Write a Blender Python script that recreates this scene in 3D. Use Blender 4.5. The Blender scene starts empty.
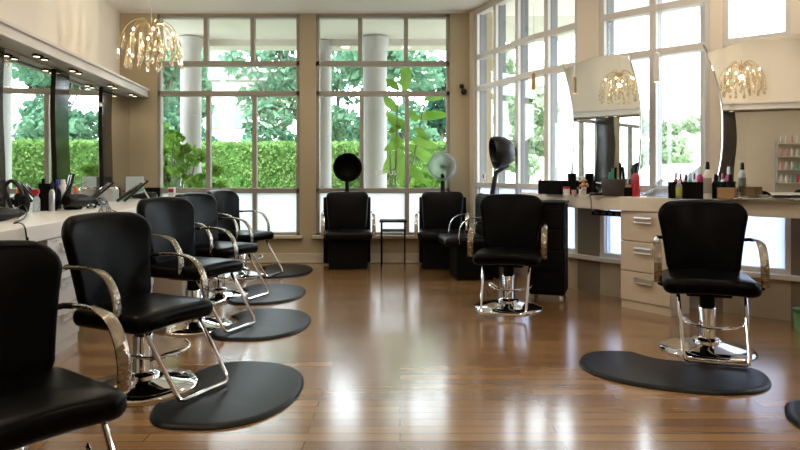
import bpy, math, random
import numpy as np
from mathutils import Vector, Matrix
R = math.radians
PI = math.pi
SC = bpy.context.scene
COL = SC.collection
random.seed(7)

# ------------------------------------------------------------------ camera, sky, sun, exposure
EYE, FPX, HOR = 1.14, 640.0, 175.0
cd = bpy.data.cameras.new('camera'); cam = bpy.data.objects.new('camera', cd); COL.objects.link(cam)
cam.location = (0, 0, EYE); cam.rotation_euler = (PI/2, 0, 0)
cd.sensor_width = 36.0; cd.lens = 36.0*FPX/800.0; cd.shift_y = -(225-HOR)/800.0
cd.clip_start = 0.05; cd.clip_end = 300
SC.camera = cam

w = bpy.data.worlds.new('sky'); SC.world = w; w.use_nodes = True
bg = w.node_tree.nodes['Background']
bg.inputs['Color'].default_value = (0.84, 0.91, 1.0, 1); bg.inputs['Strength'].default_value = 9.5
sd = bpy.data.lights.new('sun', 'SUN'); sd.energy = 7.0; sd.angle = R(3); sd.color = (1, 0.96, 0.88)
sun = bpy.data.objects.new('sun', sd); COL.objects.link(sun)
sun.rotation_euler = Vector((0.22, -0.50, 0.84)).to_track_quat('Z', 'Y').to_euler()

SC.view_settings.view_transform = 'Standard'
SC.view_settings.look = 'None'
SC.view_settings.exposure = 0.0
SC.view_settings.gamma = 1.0
SC.view_settings.use_curve_mapping = False
SC.cycles.max_bounces = 10; SC.cycles.diffuse_bounces = 4; SC.cycles.glossy_bounces = 6
SC.cycles.transparent_max_bounces = 16; SC.cycles.transmission_bounces = 6
SC.cycles.sample_clamp_indirect = 6.0
SC.cycles.caustics_reflective = False; SC.cycles.caustics_refractive = False
SC.cycles.use_denoising = True

FILL_W = 5.5      # watts of each added ceiling fill lamp
SPOT_W = 2.0      # watts of each halogen below the soffit
def lamp(kind, name, loc, power, color=(1, .86, .68), size=.12, parent=None, rot=None, spot=None):
    l = bpy.data.lights.new(name, kind); l.energy = power; l.color = color
    if kind == 'AREA': l.shape = 'DISK'; l.size = size
    elif kind in ('POINT', 'SPOT'): l.shadow_soft_size = size
    if kind == 'SPOT': l.spot_size = spot or R(100); l.spot_blend = .6
    o = bpy.data.objects.new(name, l); COL.objects.link(o); o.location = loc
    if rot: o.rotation_euler = rot
    if parent: o.parent = parent
    return o

# ------------------------------------------------------------------ materials
MATS = {}
def mat(name, col, rough=.5, metal=0., coat=0., noise=None, bump=None, emit=None, spec=None, sheen=0):
    if name in MATS: return MATS[name]
    m = bpy.data.materials.new(name); m.use_nodes = True; nt = m.node_tree; p = nt.nodes['Principled BSDF']
    p.inputs['Base Color'].default_value = (*col, 1); p.inputs['Roughness'].default_value = rough
    p.inputs['Metallic'].default_value = metal; p.inputs['Coat Weight'].default_value = coat
    p.inputs['Coat Roughness'].default_value = .12
    if spec is not None: p.inputs['Specular IOR Level'].default_value = spec
    if emit: p.inputs['Emission Color'].default_value = (*emit[0], 1); p.inputs['Emission Strength'].default_value = emit[1]
    tc = nt.nodes.new('ShaderNodeTexCoord')
    if noise:                                   # (scale, amount): slight variation of the colour
        n = nt.nodes.new('ShaderNodeTexNoise'); n.inputs['Scale'].default_value = noise[0]; n.inputs['Detail'].default_value = 4
        nt.links.new(tc.outputs['Object'], n.inputs['Vector'])
        mx = nt.nodes.new('ShaderNodeMix'); mx.data_type = 'RGBA'
        mx.inputs[6].default_value = (*[c*(1-noise[1]) for c in col], 1)
        mx.inputs[7].default_value = (*[min(1, c*(1+noise[1])) for c in col], 1)
        nt.links.new(n.outputs['Fac'], mx.inputs[0]); nt.links.new(mx.outputs[2], p.inputs['Base Color'])
    if bump:
        n2 = nt.nodes.new('ShaderNodeTexNoise'); n2.inputs['Scale'].default_value = bump[0]; n2.inputs['Detail'].default_value = 3
        nt.links.new(tc.outputs['Object'], n2.inputs['Vector'])
        b = nt.nodes.new('ShaderNodeBump'); b.inputs['Strength'].default_value = bump[1]; b.inputs['Distance'].default_value = .01
        nt.links.new(n2.outputs['Fac'], b.inputs['Height']); nt.links.new(b.outputs['Normal'], p.inputs['Normal'])
    MATS[name] = m
    return m
def mix_mat(name, a, b, fac):
    """two shaders mixed: a and b are (type, colour, roughness)"""
    m = bpy.data.materials.new(name); m.use_nodes = True; nt = m.node_tree; nt.nodes.clear()
    out = nt.nodes.new('ShaderNodeOutputMaterial'); mx = nt.nodes.new('ShaderNodeMixShader')
    for i, (t, c, r) in enumerate((a, b)):
        s = nt.nodes.new('ShaderNodeBsdf' + t); s.inputs['Color'].default_value = (*c, 1)
        if 'Roughness' in s.inputs: s.inputs['Roughness'].default_value = r
        nt.links.new(s.outputs[0], mx.inputs[1+i])
    mx.inputs[0].default_value = fac
    nt.links.new(mx.outputs[0], out.inputs[0]); MATS[name] = m
    return m
def leaf_mat(name, c1, c2):
    m = bpy.data.materials.new(name); m.use_nodes = True; nt = m.node_tree; nt.nodes.clear()
    out = nt.nodes.new('ShaderNodeOutputMaterial'); mx = nt.nodes.new('ShaderNodeMixShader')
    tc = nt.nodes.new('ShaderNodeTexCoord'); n = nt.nodes.new('ShaderNodeTexNoise'); n.inputs['Scale'].default_value = 3.5; n.inputs['Detail'].default_value = 5
    nt.links.new(tc.outputs['Object'], n.inputs['Vector'])
    cr = nt.nodes.new('ShaderNodeValToRGB'); cr.color_ramp.elements[0].position = .35; cr.color_ramp.elements[1].position = .65
    cr.color_ramp.elements[0].color = (*c1, 1); cr.color_ramp.elements[1].color = (*c2, 1)
    nt.links.new(n.outputs['Fac'], cr.inputs[0])
    d = nt.nodes.new('ShaderNodeBsdfDiffuse'); t = nt.nodes.new('ShaderNodeBsdfTranslucent')
    nt.links.new(cr.outputs[0], d.inputs[0]); nt.links.new(cr.outputs[0], t.inputs[0])
    mx.inputs[0].default_value = .4
    nt.links.new(d.outputs[0], mx.inputs[1]); nt.links.new(t.outputs[0], mx.inputs[2]); nt.links.new(mx.outputs[0], out.inputs[0])
    return m
def wood_floor():
    m = bpy.data.materials.new('oak_strip_floor'); m.use_nodes = True; nt = m.node_tree; p = nt.nodes['Principled BSDF']; L = nt.links.new
    tc = nt.nodes.new('ShaderNodeTexCoord')
    br = nt.nodes.new('ShaderNodeTexBrick'); br.inputs['Scale'].default_value = 1
    br.inputs['Brick Width'].default_value = 1.1; br.inputs['Row Height'].default_value = .083
    br.inputs['Mortar Size'].default_value = .0022; br.inputs['Mortar Smooth'].default_value = .3; br.offset = .37; br.offset_frequency = 2
    br.inputs['Color1'].default_value = (.0, .0, .0, 1); br.inputs['Color2'].default_value = (1, 1, 1, 1); br.inputs['Mortar'].default_value = (.5, .5, .5, 1)
    L(tc.outputs['Object'], br.inputs['Vector'])
    mp = nt.nodes.new('ShaderNodeMapping'); mp.inputs['Scale'].default_value = (1.6, 22, 1); L(tc.outputs['Object'], mp.inputs['Vector'])
    n = nt.nodes.new('ShaderNodeTexNoise'); n.inputs['Scale'].default_value = 1.6; n.inputs['Detail'].default_value = 6; n.inputs['Distortion'].default_value = .6
    L(mp.outputs['Vector'], n.inputs['Vector'])
    ad = nt.nodes.new('ShaderNodeMix'); ad.data_type = 'RGBA'; ad.inputs[0].default_value = .45
    L(br.outputs['Color'], ad.inputs[6]); L(n.outputs['Fac'], ad.inputs[7])
    cr = nt.nodes.new('ShaderNodeValToRGB'); e = cr.color_ramp.elements
    e[0].position = .12; e[0].color = (.185, .092, .034, 1); e[1].position = .88; e[1].color = (.38, .215, .085, 1)
    k = cr.color_ramp.elements.new(.5); k.color = (.275, .150, .056, 1)
    L(ad.outputs[2], cr.inputs[0])
    dk = nt.nodes.new('ShaderNodeMix'); dk.data_type = 'RGBA'; L(br.outputs['Fac'], dk.inputs[0]); L(cr.outputs[0], dk.inputs[6]); dk.inputs[7].default_value = (.05, .02, .008, 1)
    L(dk.outputs[2], p.inputs['Base Color'])
    rr = nt.nodes.new('ShaderNodeMapRange'); rr.inputs['To Min'].default_value = .19; rr.inputs['To Max'].default_value = .30
    L(n.outputs['Fac'], rr.inputs['Value']); L(rr.outputs[0], p.inputs['Roughness'])
    p.inputs['Coat Weight'].default_value = .85; p.inputs['Coat Roughness'].default_value = .14; p.inputs['Specular IOR Level'].default_value = .6
    return m

M_floor = wood_floor()
M_tan = mat('tan_wall_paint', (.49, .41, .27), .75, noise=(2, .03))
M_cream = mat('cream_wall_paint', (.82, .73, .61), .75, noise=(1.5, .03))
M_lowwall = mat('low_wall_paint', (.42, .36, .27), .7, noise=(2, .03))
M_foot = mat('dark_pier_foot', (.20, .165, .12), .7)  # lower piers in a darker tone than the cream above
M_ceil = mat('ceiling_paint', (.86, .82, .78), .8, noise=(1.5, .02))
M_trim = mat('trim_paint', (.66, .60, .48), .55)
M_frame = mat('window_frame_shaded', (.33, .30, .25), .5)  # darker copy of the frame colour, for the backlit back windows
M_frameR = mat('window_frame_pale', (.68, .66, .62), .45)
M_frostR = mix_mat('blue_frosted_glass', ('Translucent', (.70, .76, .88), 0), ('Diffuse', (.7, .76, .86), 0), .12)
M_glass = mix_mat('clear_glass', ('Transparent', (.97, .99, .98), 0), ('Glossy', (1, 1, 1), .01), .06)
M_frost = mix_mat('frosted_glass', ('Translucent', (.96, .98, 1.0), 0), ('Diffuse', (.9, .94, 1), 0), .12)
M_mirror = mat('mirror_silver', (.86, .88, .87), .012, 1.)
M_smoke = mat('dark_polished_panel', (.022, .017, .013), .08, 0., noise=(6, .25))
M_soffit = mat('soffit_paint', (.62, .56, .50), .5)
M_laminate = mat('white_laminate', (.78, .76, .72), .35, noise=(3, .02))
M_laminR = mat('warm_laminate', (.84, .78, .68), .4, noise=(3, .03))
M_cabL = mat('pale_cabinet', (.66, .65, .64), .45, noise=(5, .04))
M_cabR = mat('cream_cabinet', (.74, .66, .54), .45, noise=(5, .04))
M_chrome = mat('chrome', (.88, .88, .88), .06, 1.)
M_chromeB = mat('arm_chrome', (.32, .28, .22), .07, 1., bump=(34, .8))
M_leather = mat('black_leather', (.0012, .0011, .0011), .28, spec=.07, bump=(60, .05))
M_vinyl = mat('dryer_seat_vinyl', (.002, .0022, .003), .34, spec=.16, bump=(60, .05))
M_plastic = mat('black_plastic', (.008, .008, .009), .35, spec=.3)
M_matte = mat('black_matte', (.003, .003, .0032), .6, spec=.12)
M_rubber = mat('rubber_mat', (.0025, .003, .004), .36, spec=.2, bump=(40, .05))
M_steel = mat('brushed_steel', (.55, .55, .55), .3, 1.)
M_bulb = mat('lit_bulb', (1, .8, .5), .4, emit=((1, .72, .38), 22))
M_halogen = mat('lit_halogen', (1, .85, .6), .4, emit=((1, .82, .55), 2.5))
M_pull = mat('satin_steel_pull', (.9, .9, .9), .28, 1.)
M_mulshade = mat('mullion_shade_grey', (.16, .165, .17), .45)  # shade on the mullion sides, put into the colour
M_bronze = mat('gilt_branch', (.55, .42, .24), .3, 1.)
M_crystal = mix_mat('crystal', ('Transparent', (1, .96, .88), 0), ('Glossy', (1, .95, .86), .08), .45)
M_hoodclear = mix_mat('clear_hood', ('Transparent', (.85, .9, .88), 0), ('Translucent', (.50, .51, .51), .12), .45)
M_white = mat('white_plastic', (.8, .8, .78), .4)
M_red = mat('red_plastic', (.45, .02, .03), .35)
M_magenta = mat('magenta_plastic', (.38, .03, .12), .3)
M_blue = mat('blue_plastic', (.05, .06, .55), .35)
M_orange = mat('orange_plastic', (.8, .16, .04), .4)
M_teal = mat('teal_plastic', (.08, .38, .32), .4)
M_green = mat('green_plastic', (.16, .36, .17), .5)
M_greendk = mat('dark_green_plastic', (.06, .14, .07), .5)
M_lime = mat('lime_label', (.45, .5, .06), .5)
M_pink = mat('pink_plastic', (.7, .38, .36), .4)
M_brown = mat('brown_bin', (.05, .04, .034), .45)
M_wood = mat('light_wood', (.45, .28, .14), .5, noise=(12, .2))
M_bristle = mat('tan_bristle', (.45, .24, .10), .7)
M_stucco = mat('pale_stucco', (.80, .78, .74), .9, noise=(2, .04))
M_column = mat('column_paint', (.40, .39, .37), .7)
M_house = mat('white_siding', (.82, .82, .82), .8)
M_dark = mat('dark_window', (.05, .07, .08), .2)
M_roofm = mat('grey_shingles', (.18, .18, .19), .9, noise=(8, .2))
M_bark = mat('bark', (.14, .13, .11), .9, noise=(10, .3))
M_lawn = mat('lawn_grass', (.20, .24, .13), .95, noise=(1.2, .25))
M_pave = mat('pale_paving', (.46, .46, .45), .85, noise=(1.2, .06))
M_car = mat('silver_car_paint', (.62, .66, .70), .25, .4, coat=.6)
M_eave = mat('eave_paint', (.60, .56, .49), .7)
M_leafA = leaf_mat('hedge_leaf', (.10, .21, .05), (.22, .36, .12))
M_leafB = leaf_mat('tree_leaf', (.07, .18, .11), (.18, .33, .21))
M_leafC = leaf_mat('shrub_leaf', (.10, .24, .03), (.22, .40, .08))
M_leafE = leaf_mat('pale_leaf', (.26, .36, .22), (.38, .47, .32))
M_leafD = leaf_mat('conifer_leaf', (.02, .07, .05), (.04, .13, .08))
M_letter = mat('white_vinyl_letter', (.85, .87, .85), .5)

# ------------------------------------------------------------------ geometry helpers
class G:
    def __init__(s): s.v = []; s.f = []
    def add(s, vs, fs):
        b = len(s.v); s.v += [tuple(v) for v in vs]; s.f += [tuple(i+b for i in f) for f in fs]; return s
    def xf(s, m):
        s.v = [tuple(m @ Vector(v)) for v in s.v]; return s
    def box(s, x0, y0, z0, x1, y1, z1, m=None):
        vs = [(x, y, z) for z in (z0, z1) for x, y in ((x0, y0), (x1, y0), (x1, y1), (x0, y1))]
        if m is not None: vs = [m @ Vector(v) for v in vs]
        return s.add(vs, [(3, 2, 1, 0), (4, 5, 6, 7), (0, 1, 5, 4), (1, 2, 6, 5), (2, 3, 7, 6), (3, 0, 4, 7)])
    def prism(s, pts, z0, z1):
        n = len(pts); vs = [(x, y, z0) for x, y in pts] + [(x, y, z1) for x, y in pts]
        return s.add(vs, [tuple(range(n))[::-1], tuple(range(n, 2*n))] + [(i, (i+1) % n, n+(i+1) % n, n+i) for i in range(n)])
    def lathe(s, prof, n=24, m=None, cap=True):
        vs = []; fs = []
        for r, z in prof:
            for k in range(n):
                a = 2*PI*k/n; vs.append((r*math.cos(a), r*math.sin(a), z))
        for i in range(len(prof)-1):
            for k in range(n):
                a, b = i*n+k, i*n+(k+1) % n; fs.append((a, b, b+n, a+n))
        if cap:
            if prof[0][0] > 1e-5: fs.append(tuple(range(n))[::-1])
            if prof[-1][0] > 1e-5: fs.append(tuple(range((len(prof)-1)*n, len(prof)*n)))
        if m is not None: vs = [m @ Vector(v) for v in vs]
        return s.add(vs, fs)
    def tube(s, pts, r, n=8, closed=False):
        P = [Vector(p) for p in pts]; N = len(P); rr = r if isinstance(r, (list, tuple)) else [r]*N
        T = []
        for i in range(N):
            a = P[(i-1) % N] if (closed or i > 0) else P[i]; b = P[(i+1) % N] if (closed or i < N-1) else P[i]
            T.append((b-a).normalized())
        u = T[0].orthogonal().normalized(); vs = []; fs = []
        for i in range(N):
            u = (u - T[i]*u.dot(T[i])).normalized(); w_ = T[i].cross(u)
            for k in range(n):
                a = 2*PI*k/n; vs.append(P[i] + (u*math.cos(a) + w_*math.sin(a))*rr[i])
        for i in range(N if closed else N-1):
            j = (i+1) % N
            for k in range(n): fs.append((i*n+k, i*n+(k+1) % n, j*n+(k+1) % n, j*n+k))
        if not closed: fs += [tuple(range(n))[::-1], tuple(range((N-1)*n, N*n))]
        return s.add(vs, fs)
    def band(s, pts, ws, th, x0=0):
        """flat strap: pts are (y,z), width ws along x, thickness th in the yz plane"""
        N = len(pts); vs = []; fs = []
        for i in range(N):
            a = Vector(pts[max(0, i-1)]); b = Vector(pts[min(N-1, i+1)]); t = (b-a).normalized(); nn = Vector((-t.y, t.x)); p = Vector(pts[i]); t2 = th[i]/2 if isinstance(th, (list, tuple)) else th/2
            h = ws[i]/2
            q = [(-h, .5), (-h*.6, 1), (h*.6, 1), (h, .5), (h, -.5), (h*.6, -1), (-h*.6, -1), (-h, -.5)]
            for x, k in q:
                c = p + nn*t2*k; vs.append((x0+x, c.x, c.y))
        m = 8
        for i in range(N-1):
            for k in range(m): fs.append((i*m+k, i*m+(k+1) % m, (i+1)*m+(k+1) % m, (i+1)*m+k))
        fs += [tuple(range(m))[::-1], tuple(range((N-1)*m, N*m))]
        return s.add(vs, fs)
    def slab(s, outline, th, r, fn=None, dome=0., rings=5):
        """cushion: closed outline in xy, thickness th in z, edges rounded by r, top and bottom slightly domed"""
        P = [Vector(p) for p in outline]; n = len(P); nor = []
        for i in range(n):
            t = (P[(i+1) % n]-P[i-1]).normalized(); nor.append(Vector((t.y, -t.x)))
        c = sum(P, Vector((0, 0)))/n; lev = []
        for k in range(5, -1, -1): a = PI/2*k/5; lev.append((r*(1-math.cos(a)), -(th/2-r)-r*math.sin(a)))
        for k in range(0, 6): a = PI/2*k/5; lev.append((r*(1-math.cos(a)), (th/2-r)+r*math.sin(a)))
        R_ = []
        for ins, z in lev: R_.append([(P[i].x-nor[i].x*ins, P[i].y-nor[i].y*ins, z) for i in range(n)])
        def caps(base, sign):
            out = []
            for k in range(1, rings):
                f = 1-k/rings
                out.append([(c.x+(x-c.x)*f, c.y+(y-c.y)*f, z+sign*dome*(1-f*f)) for x, y, z in base])
            return out
        bot = caps(R_[0], -1); top = caps(R_[-1], 1)
        allr = bot[::-1] + R_ + top; vs = [v for rg in allr for v in rg]; fs = []
        for i in range(len(allr)-1):
            for k in range(n): fs.append((i*n+k, i*n+(k+1) % n, (i+1)*n+(k+1) % n, (i+1)*n+k))
        fs += [tuple(range(n))[::-1], tuple(range((len(allr)-1)*n, len(allr)*n))]
        if fn: vs = [fn(*v) for v in vs]
        return s.add(vs, fs)
    def build(s, name, m, parent=None, loc=None, rot=None, smooth=35, bevel=0):
        me = bpy.data.meshes.new(name); me.from_pydata(s.v, [], s.f); me.validate()
        ms = m if isinstance(m, (list, tuple)) else [m]
        for k in ms: me.materials.append(k)
        if smooth:
            me.shade_smooth(); me.set_sharp_from_angle(angle=R(smooth))
        o = bpy.data.objects.new(name, me); COL.objects.link(o)
        if bevel:
            b = o.modifiers.new('bevel', 'BEVEL'); b.width = bevel; b.segments = 2; b.limit_method = 'ANGLE'
        if parent: o.parent = parent
        if loc is not None: o.location = loc
        if rot is not None: o.rotation_euler = (0, 0, rot) if isinstance(rot, (int, float)) else rot
        return o
def rrect(hx, hy, r, n=5, top=None):
    """rounded rectangle; top: half width at +y when it flares"""
    out = []; hx2 = top if top else hx
    for cx, cy, a0 in ((hx2-r, hy-r, 0), (-hx2+r, hy-r, 90), (-hx+r, -hy+r, 180), (hx-r, -hy+r, 270)):
        for k in range(n+1):
            a = R(a0+90*k/n); out.append((cx+r*math.cos(a), cy+r*math.sin(a)))
    dense = []
    for i in range(len(out)):
        a, b = Vector(out[i]), Vector(out[(i+1) % len(out)]); d = (b-a).length; m = max(1, int(d/.05))
        for k in range(m): dense.append(tuple(a.lerp(b, k/m)))
    return dense
def spline(pts, n=8):
    P = [Vector(p) for p in pts]; Q = [P[0]*2-P[1]] + P + [P[-1]*2-P[-2]]; out = []
    for i in range(1, len(Q)-2):
        for k in range(n):
            t = k/n
            out.append(.5*((2*Q[i]) + (Q[i+1]-Q[i-1])*t + (2*Q[i-1]-5*Q[i]+4*Q[i+1]-Q[i+2])*t*t + (3*Q[i]-Q[i-1]-3*Q[i+1]+Q[i+2])*t**3))
    return out + [P[-1]]
def T(x=0, y=0, z=0, rx=0, ry=0, rz=0):
    return Matrix.Translation((x, y, z)) @ Matrix.Rotation(rz, 4, 'Z') @ Matrix.Rotation(ry, 4, 'Y') @ Matrix.Rotation(rx, 4, 'X')
def tag(o, label=None, cat=None, group=None, kind=None):
    if label: o['label'] = label
    if cat: o['category'] = cat
    if group: o['group'] = group
    if kind: o['kind'] = kind
    return o
def empty(name, loc=(0, 0, 0), rz=0, **k):
    o = bpy.data.objects.new(name, None); o.empty_display_size = .1; COL.objects.link(o); o.location = loc; o.rotation_euler = (0, 0, rz)
    if 'parent' in k: o.parent = k.pop('parent')
    return tag(o, **k)
def copy_tree(o, parent=None):
    c = o.copy(); COL.objects.link(c); c.parent = parent
    for ch in [x for x in bpy.data.objects if x.parent == o]: copy_tree(ch, c)
    return c
def struct(o): o['kind'] = 'structure'; return o
def at(px, Y, z=0.): return Vector(((px-400)/FPX*Y, Y, z))
def heading(dx, dy): return math.atan2(-dx, dy)       # rotation that turns local +y to (dx,dy)

# ------------------------------------------------------------------ room shell
BY = 8.29; CZ = 3.25
TH = math.atan(.111)                                   # left wall leans this much off the view axis
LO = Vector((-3.5, BY, 0))
def LW(y, d=0., z=0.):                                 # point on the left wall: y along it (0 at back, negative to the camera), d out from it
    return LO + Matrix.Rotation(TH, 3, 'Z') @ Vector((d, y, z))
WP = [(.907, BY), (1.42, 6.95), (1.95, 6.05), (2.66, 5.33), (3.4, 4.7), (3.95, 3.9), (4.15, 2.9), (4.15, -4.0)]
def Wpx(px):                                           # point of the right wall seen at px
    k = (px-400)/FPX
    for (x0, y0), (x1, y1) in zip(WP[:-1], WP[1:]):
        d = (x1-x0) - k*(y1-y0)
        if abs(d) < 1e-9: continue
        t = (k*y0-x0)/d
        if -1e-6 <= t <= 1: return Vector((x0+t*(x1-x0), y0+t*(y1-y0), 0))
def Wdir(p):
    for (x0, y0), (x1, y1) in zip(WP[:-1], WP[1:]):
        if y1-1e-6 <= p.y <= y0+1e-6: return Vector((x1-x0, y1-y0, 0)).normalized()
struct(G().box(-5, -4.3, -.15, 4.6, BY+.2, 0).build('floor', M_floor))
struct(G().box(-5, -4.3, CZ, 4.6, BY+.2, CZ+.15).build('ceiling', M_ceil))
# back wall with two window openings
WL = (-3.15, -1.30); WR = (-1.09, .645); SILL, HEAD = .35, 3.225
g = G()
for a, b in ((-4.2, WL[0]), (WL[1], WR[0]), (WR[1], 1.2)): g.box(a, BY, 0, b, BY+.2, CZ)
for a, b in (WL, WR): g.box(a, BY, 0, b, BY+.2, SILL); g.box(a, BY, HEAD, b, BY+.2, CZ)
struct(g.build('wall_back', M_tan, smooth=0))
struct(G().box(-3.4, BY-.022, 0, .9, BY, .13).box(-3.4, BY-.032, .0, .9, BY, .03).build('baseboard_back', M_trim, bevel=.006))
g = G()
for a, b in (WL, WR): g.box(a-.04, BY-.07, SILL-.03, b+.04, BY+.04, SILL+.012)
struct(g.build('trim_1', M_trim, bevel=.006))
struct(G().box(-3.63, BY-.03, CZ-.018, .9, BY, CZ).build('trim_2', M_ceil, bevel=.01))
def frame_window(name, x0, x1, vtop, vlow):
    e = empty(name, (0, 0, 0), kind='structure')
    y0, y1 = BY+.03, BY+.11; f = G(); bw = .045
    f.box(x0, y0-.02, SILL, x0+bw, y1, HEAD).box(x1-bw, y0-.02, SILL, x1, y1, HEAD)
    f.box(x0, y0-.02, HEAD-bw, x1, y1, HEAD).box(x0, y0-.02, SILL, x1, y1, SILL+bw)
    for z in (.905, 2.165, 2.555): f.box(x0, y0-.02, z, x1, y1, z+.065)
    for x in vtop: f.box(x-.028, y0-.01, 2.62, x+.028, y1, HEAD)
    for x in vlow: f.box(x-.028, y0-.01, SILL, x+.028, y1, 2.24)
    f.build('window_frame', M_frame, e, smooth=0, bevel=.005)
    G().box(x0+.01, y0+.035, .94, x1-.01, y0+.041, HEAD-.01).build('glass_pane', M_glass, e, smooth=0)
    G().box(x0+.01, y0+.035, SILL+.01, x1-.01, y0+.041, .93).build('frosted_pane', M_frost, e, smooth=0)
frame_window('window_1', *WL, [at(205, BY).x, at(252, BY).x], [at(207.5, BY).x, at(254, BY).x])
frame_window('window_2', *WR, [at(360, BY).x, at(406, BY).x], [at(361.5, BY).x, at(407, BY).x])
# vinyl letters on the inside of the right back window
t = bpy.data.curves.new('window_letters', 'FONT'); t.body = 'FOCUS'; t.size = .085; t.extrude = .0006; t.space_character = 1.05
tmp = bpy.data.objects.new('tmp', t); COL.objects.link(tmp); t.materials.append(M_letter)
me = bpy.data.meshes.new_from_object(tmp.evaluated_get(bpy.context.evaluated_depsgraph_get())); bpy.data.objects.remove(tmp)
o = bpy.data.objects.new('window_lettering', me); COL.objects.link(o); o.location = (at(375, BY).x, BY+.058, 1.14); o.rotation_euler = (PI/2, 0, 0)
tag(o, 'white vinyl lettering low on the back window behind the dryer chairs', 'lettering')

# left wall: lower mirrored part, upper part set back, soffit shelf between
mL = Matrix.Translation(LO) @ Matrix.Rotation(TH, 4, 'Z')
struct(G().box(-.25, -12, 0, 0, .05, 2.2, mL).build('wall_left', M_tan, smooth=0))
struct(G().box(-.45, -12, 2.15, -.13, .1, CZ, mL).build('wall_left_upper', M_cream, smooth=0))
sf = G().box(-.2, -12, 2.155, .235, -.03, 2.235, mL).box(-.2, -12, 2.225, .262, -.03, 2.252, mL).box(.18, -12, 2.14, .245, -.03, 2.165, mL)
struct(sf.build('trim_3', M_soffit, smooth=0, bevel=.008))
# mirrors and the dark wavy panels between them
def wavy(y0, y1, z0, z1, amp=.022, inv=1, n=24):
    L_ = [(y0+inv*amp*math.sin((z-z0)/(z1-z0)*2*PI*.95+.6), z) for z in np.linspace(z0, z1, n)]
    R_ = [(y1+inv*amp*math.sin((z-z0)/(z1-z0)*2*PI*.95+.6), z) for z in np.linspace(z1, z0, n)]
    return L_ + R_
def wall_panel(name, y0, y1, m, d0, d1, label, cat, group, z0=.852, z1=2.135, wav=True):
    pts = wavy(y0, y1, z0, z1) if wav else [(y0, z0), (y0, z1), (y1, z1), (y1, z0)]
    n = len(pts); vs = [(d0, y, z) for y, z in pts] + [(d1, y, z) for y, z in pts]
    g = G().add(vs, [tuple(range(n)), tuple(range(n, 2*n))[::-1]] + [(i, n+i, n+(i+1) % n, (i+1) % n) for i in range(n)])
    g.xf(mL); o = g.build(name, m, smooth=0); tag(o, label, cat, group); return o
def sY(Y): return (Y-BY)/math.cos(TH)+.0
ML_ = [(-.03, sY(7.50), 'third'), (sY(7.24), sY(6.28), 'second'), (sY(5.98), sY(5.02), 'x'), (sY(4.72), sY(3.76), 'x'), (sY(3.46), sY(2.5), 'x'), (sY(2.2), sY(1.24), 'x')]
mlab = ['narrow wall mirror in the back left corner reflecting the tan wall', 'left wall mirror between the two dark wavy panels reflecting the hedge',
        'left wall mirror at the frame edge, nearer than both dark panels', 'left wall mirror just past the left frame edge, beside the nearest chairs']
for i, (a, b, _) in enumerate(ML_):
    wall_panel('wall_mirror', b-.05, a+(.05 if i else 0), M_mirror, .0, .008, mlab[min(i, 3)], 'mirror', 'left wall mirrors')
plab = ['dark wavy polished panel nearer the back left corner', 'dark wavy polished panel left of the hedge reflection, above the black caddy', 'dark wavy polished panel past the left frame edge']
for i, Yc in enumerate((7.37, 6.13, 4.87, 3.61, 2.35, 1.09)):
    wall_panel('wavy_panel', sY(Yc)-.155, sY(Yc)+.155, M_smoke, .008, .03, plab[min(i, 2)], 'panel', 'dark panels between the left mirrors')

# right wall: facets with low wall, head, glazing
def off(p, d, k): return Vector((p.x, p.y, 0)) + Vector((d.y, -d.x, 0))*k     # k>0: into the room? (see use)
g = G(); low = G(); top_ = G()
def wall_poly(g, a, b, z0, z1, t0=0., t1=.18):
    """a piece of the right wall from a to b; t0..t1 is its depth outwards"""
    d = (Vector(b)-Vector(a)).normalized(); nrm = Vector((-d.y, d.x))         # outwards
    g.prism([tuple(Vector(a)+nrm*t0), tuple(Vector(b)+nrm*t0), tuple(Vector(b)+nrm*t1), tuple(Vector(a)+nrm*t1)], z0, z1)
for i in range(5):
    wall_poly(low, WP[i], WP[i+1], 0, SILL); wall_poly(top_, WP[i], WP[i+1], HEAD, CZ)
for i in (5, 6): wall_poly(top_, WP[i], WP[i+1], 0, CZ)
struct(low.build('wall_right', M_lowwall, smooth=0)); struct(top_.build('wall_right_upper', M_cream, smooth=0))
def v2(p): return Vector((p[0], p[1]))
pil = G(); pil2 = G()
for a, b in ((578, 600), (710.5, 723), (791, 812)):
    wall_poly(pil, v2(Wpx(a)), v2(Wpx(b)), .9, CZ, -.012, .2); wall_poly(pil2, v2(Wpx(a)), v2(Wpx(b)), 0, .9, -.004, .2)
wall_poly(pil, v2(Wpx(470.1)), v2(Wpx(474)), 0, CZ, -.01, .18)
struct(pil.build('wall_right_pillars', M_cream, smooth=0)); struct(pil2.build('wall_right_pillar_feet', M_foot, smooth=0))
WIN = [('window_3', 474, 578, [476, 494.5, 516.5, 546, 577]), ('window_4', 600, 710.5, [601.5, 652.5, 709]), ('window_5', 723, 791, [724.5, 789.5]), ('window_6', 812, 1100, [814, 880, 990, 1098])]
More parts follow.
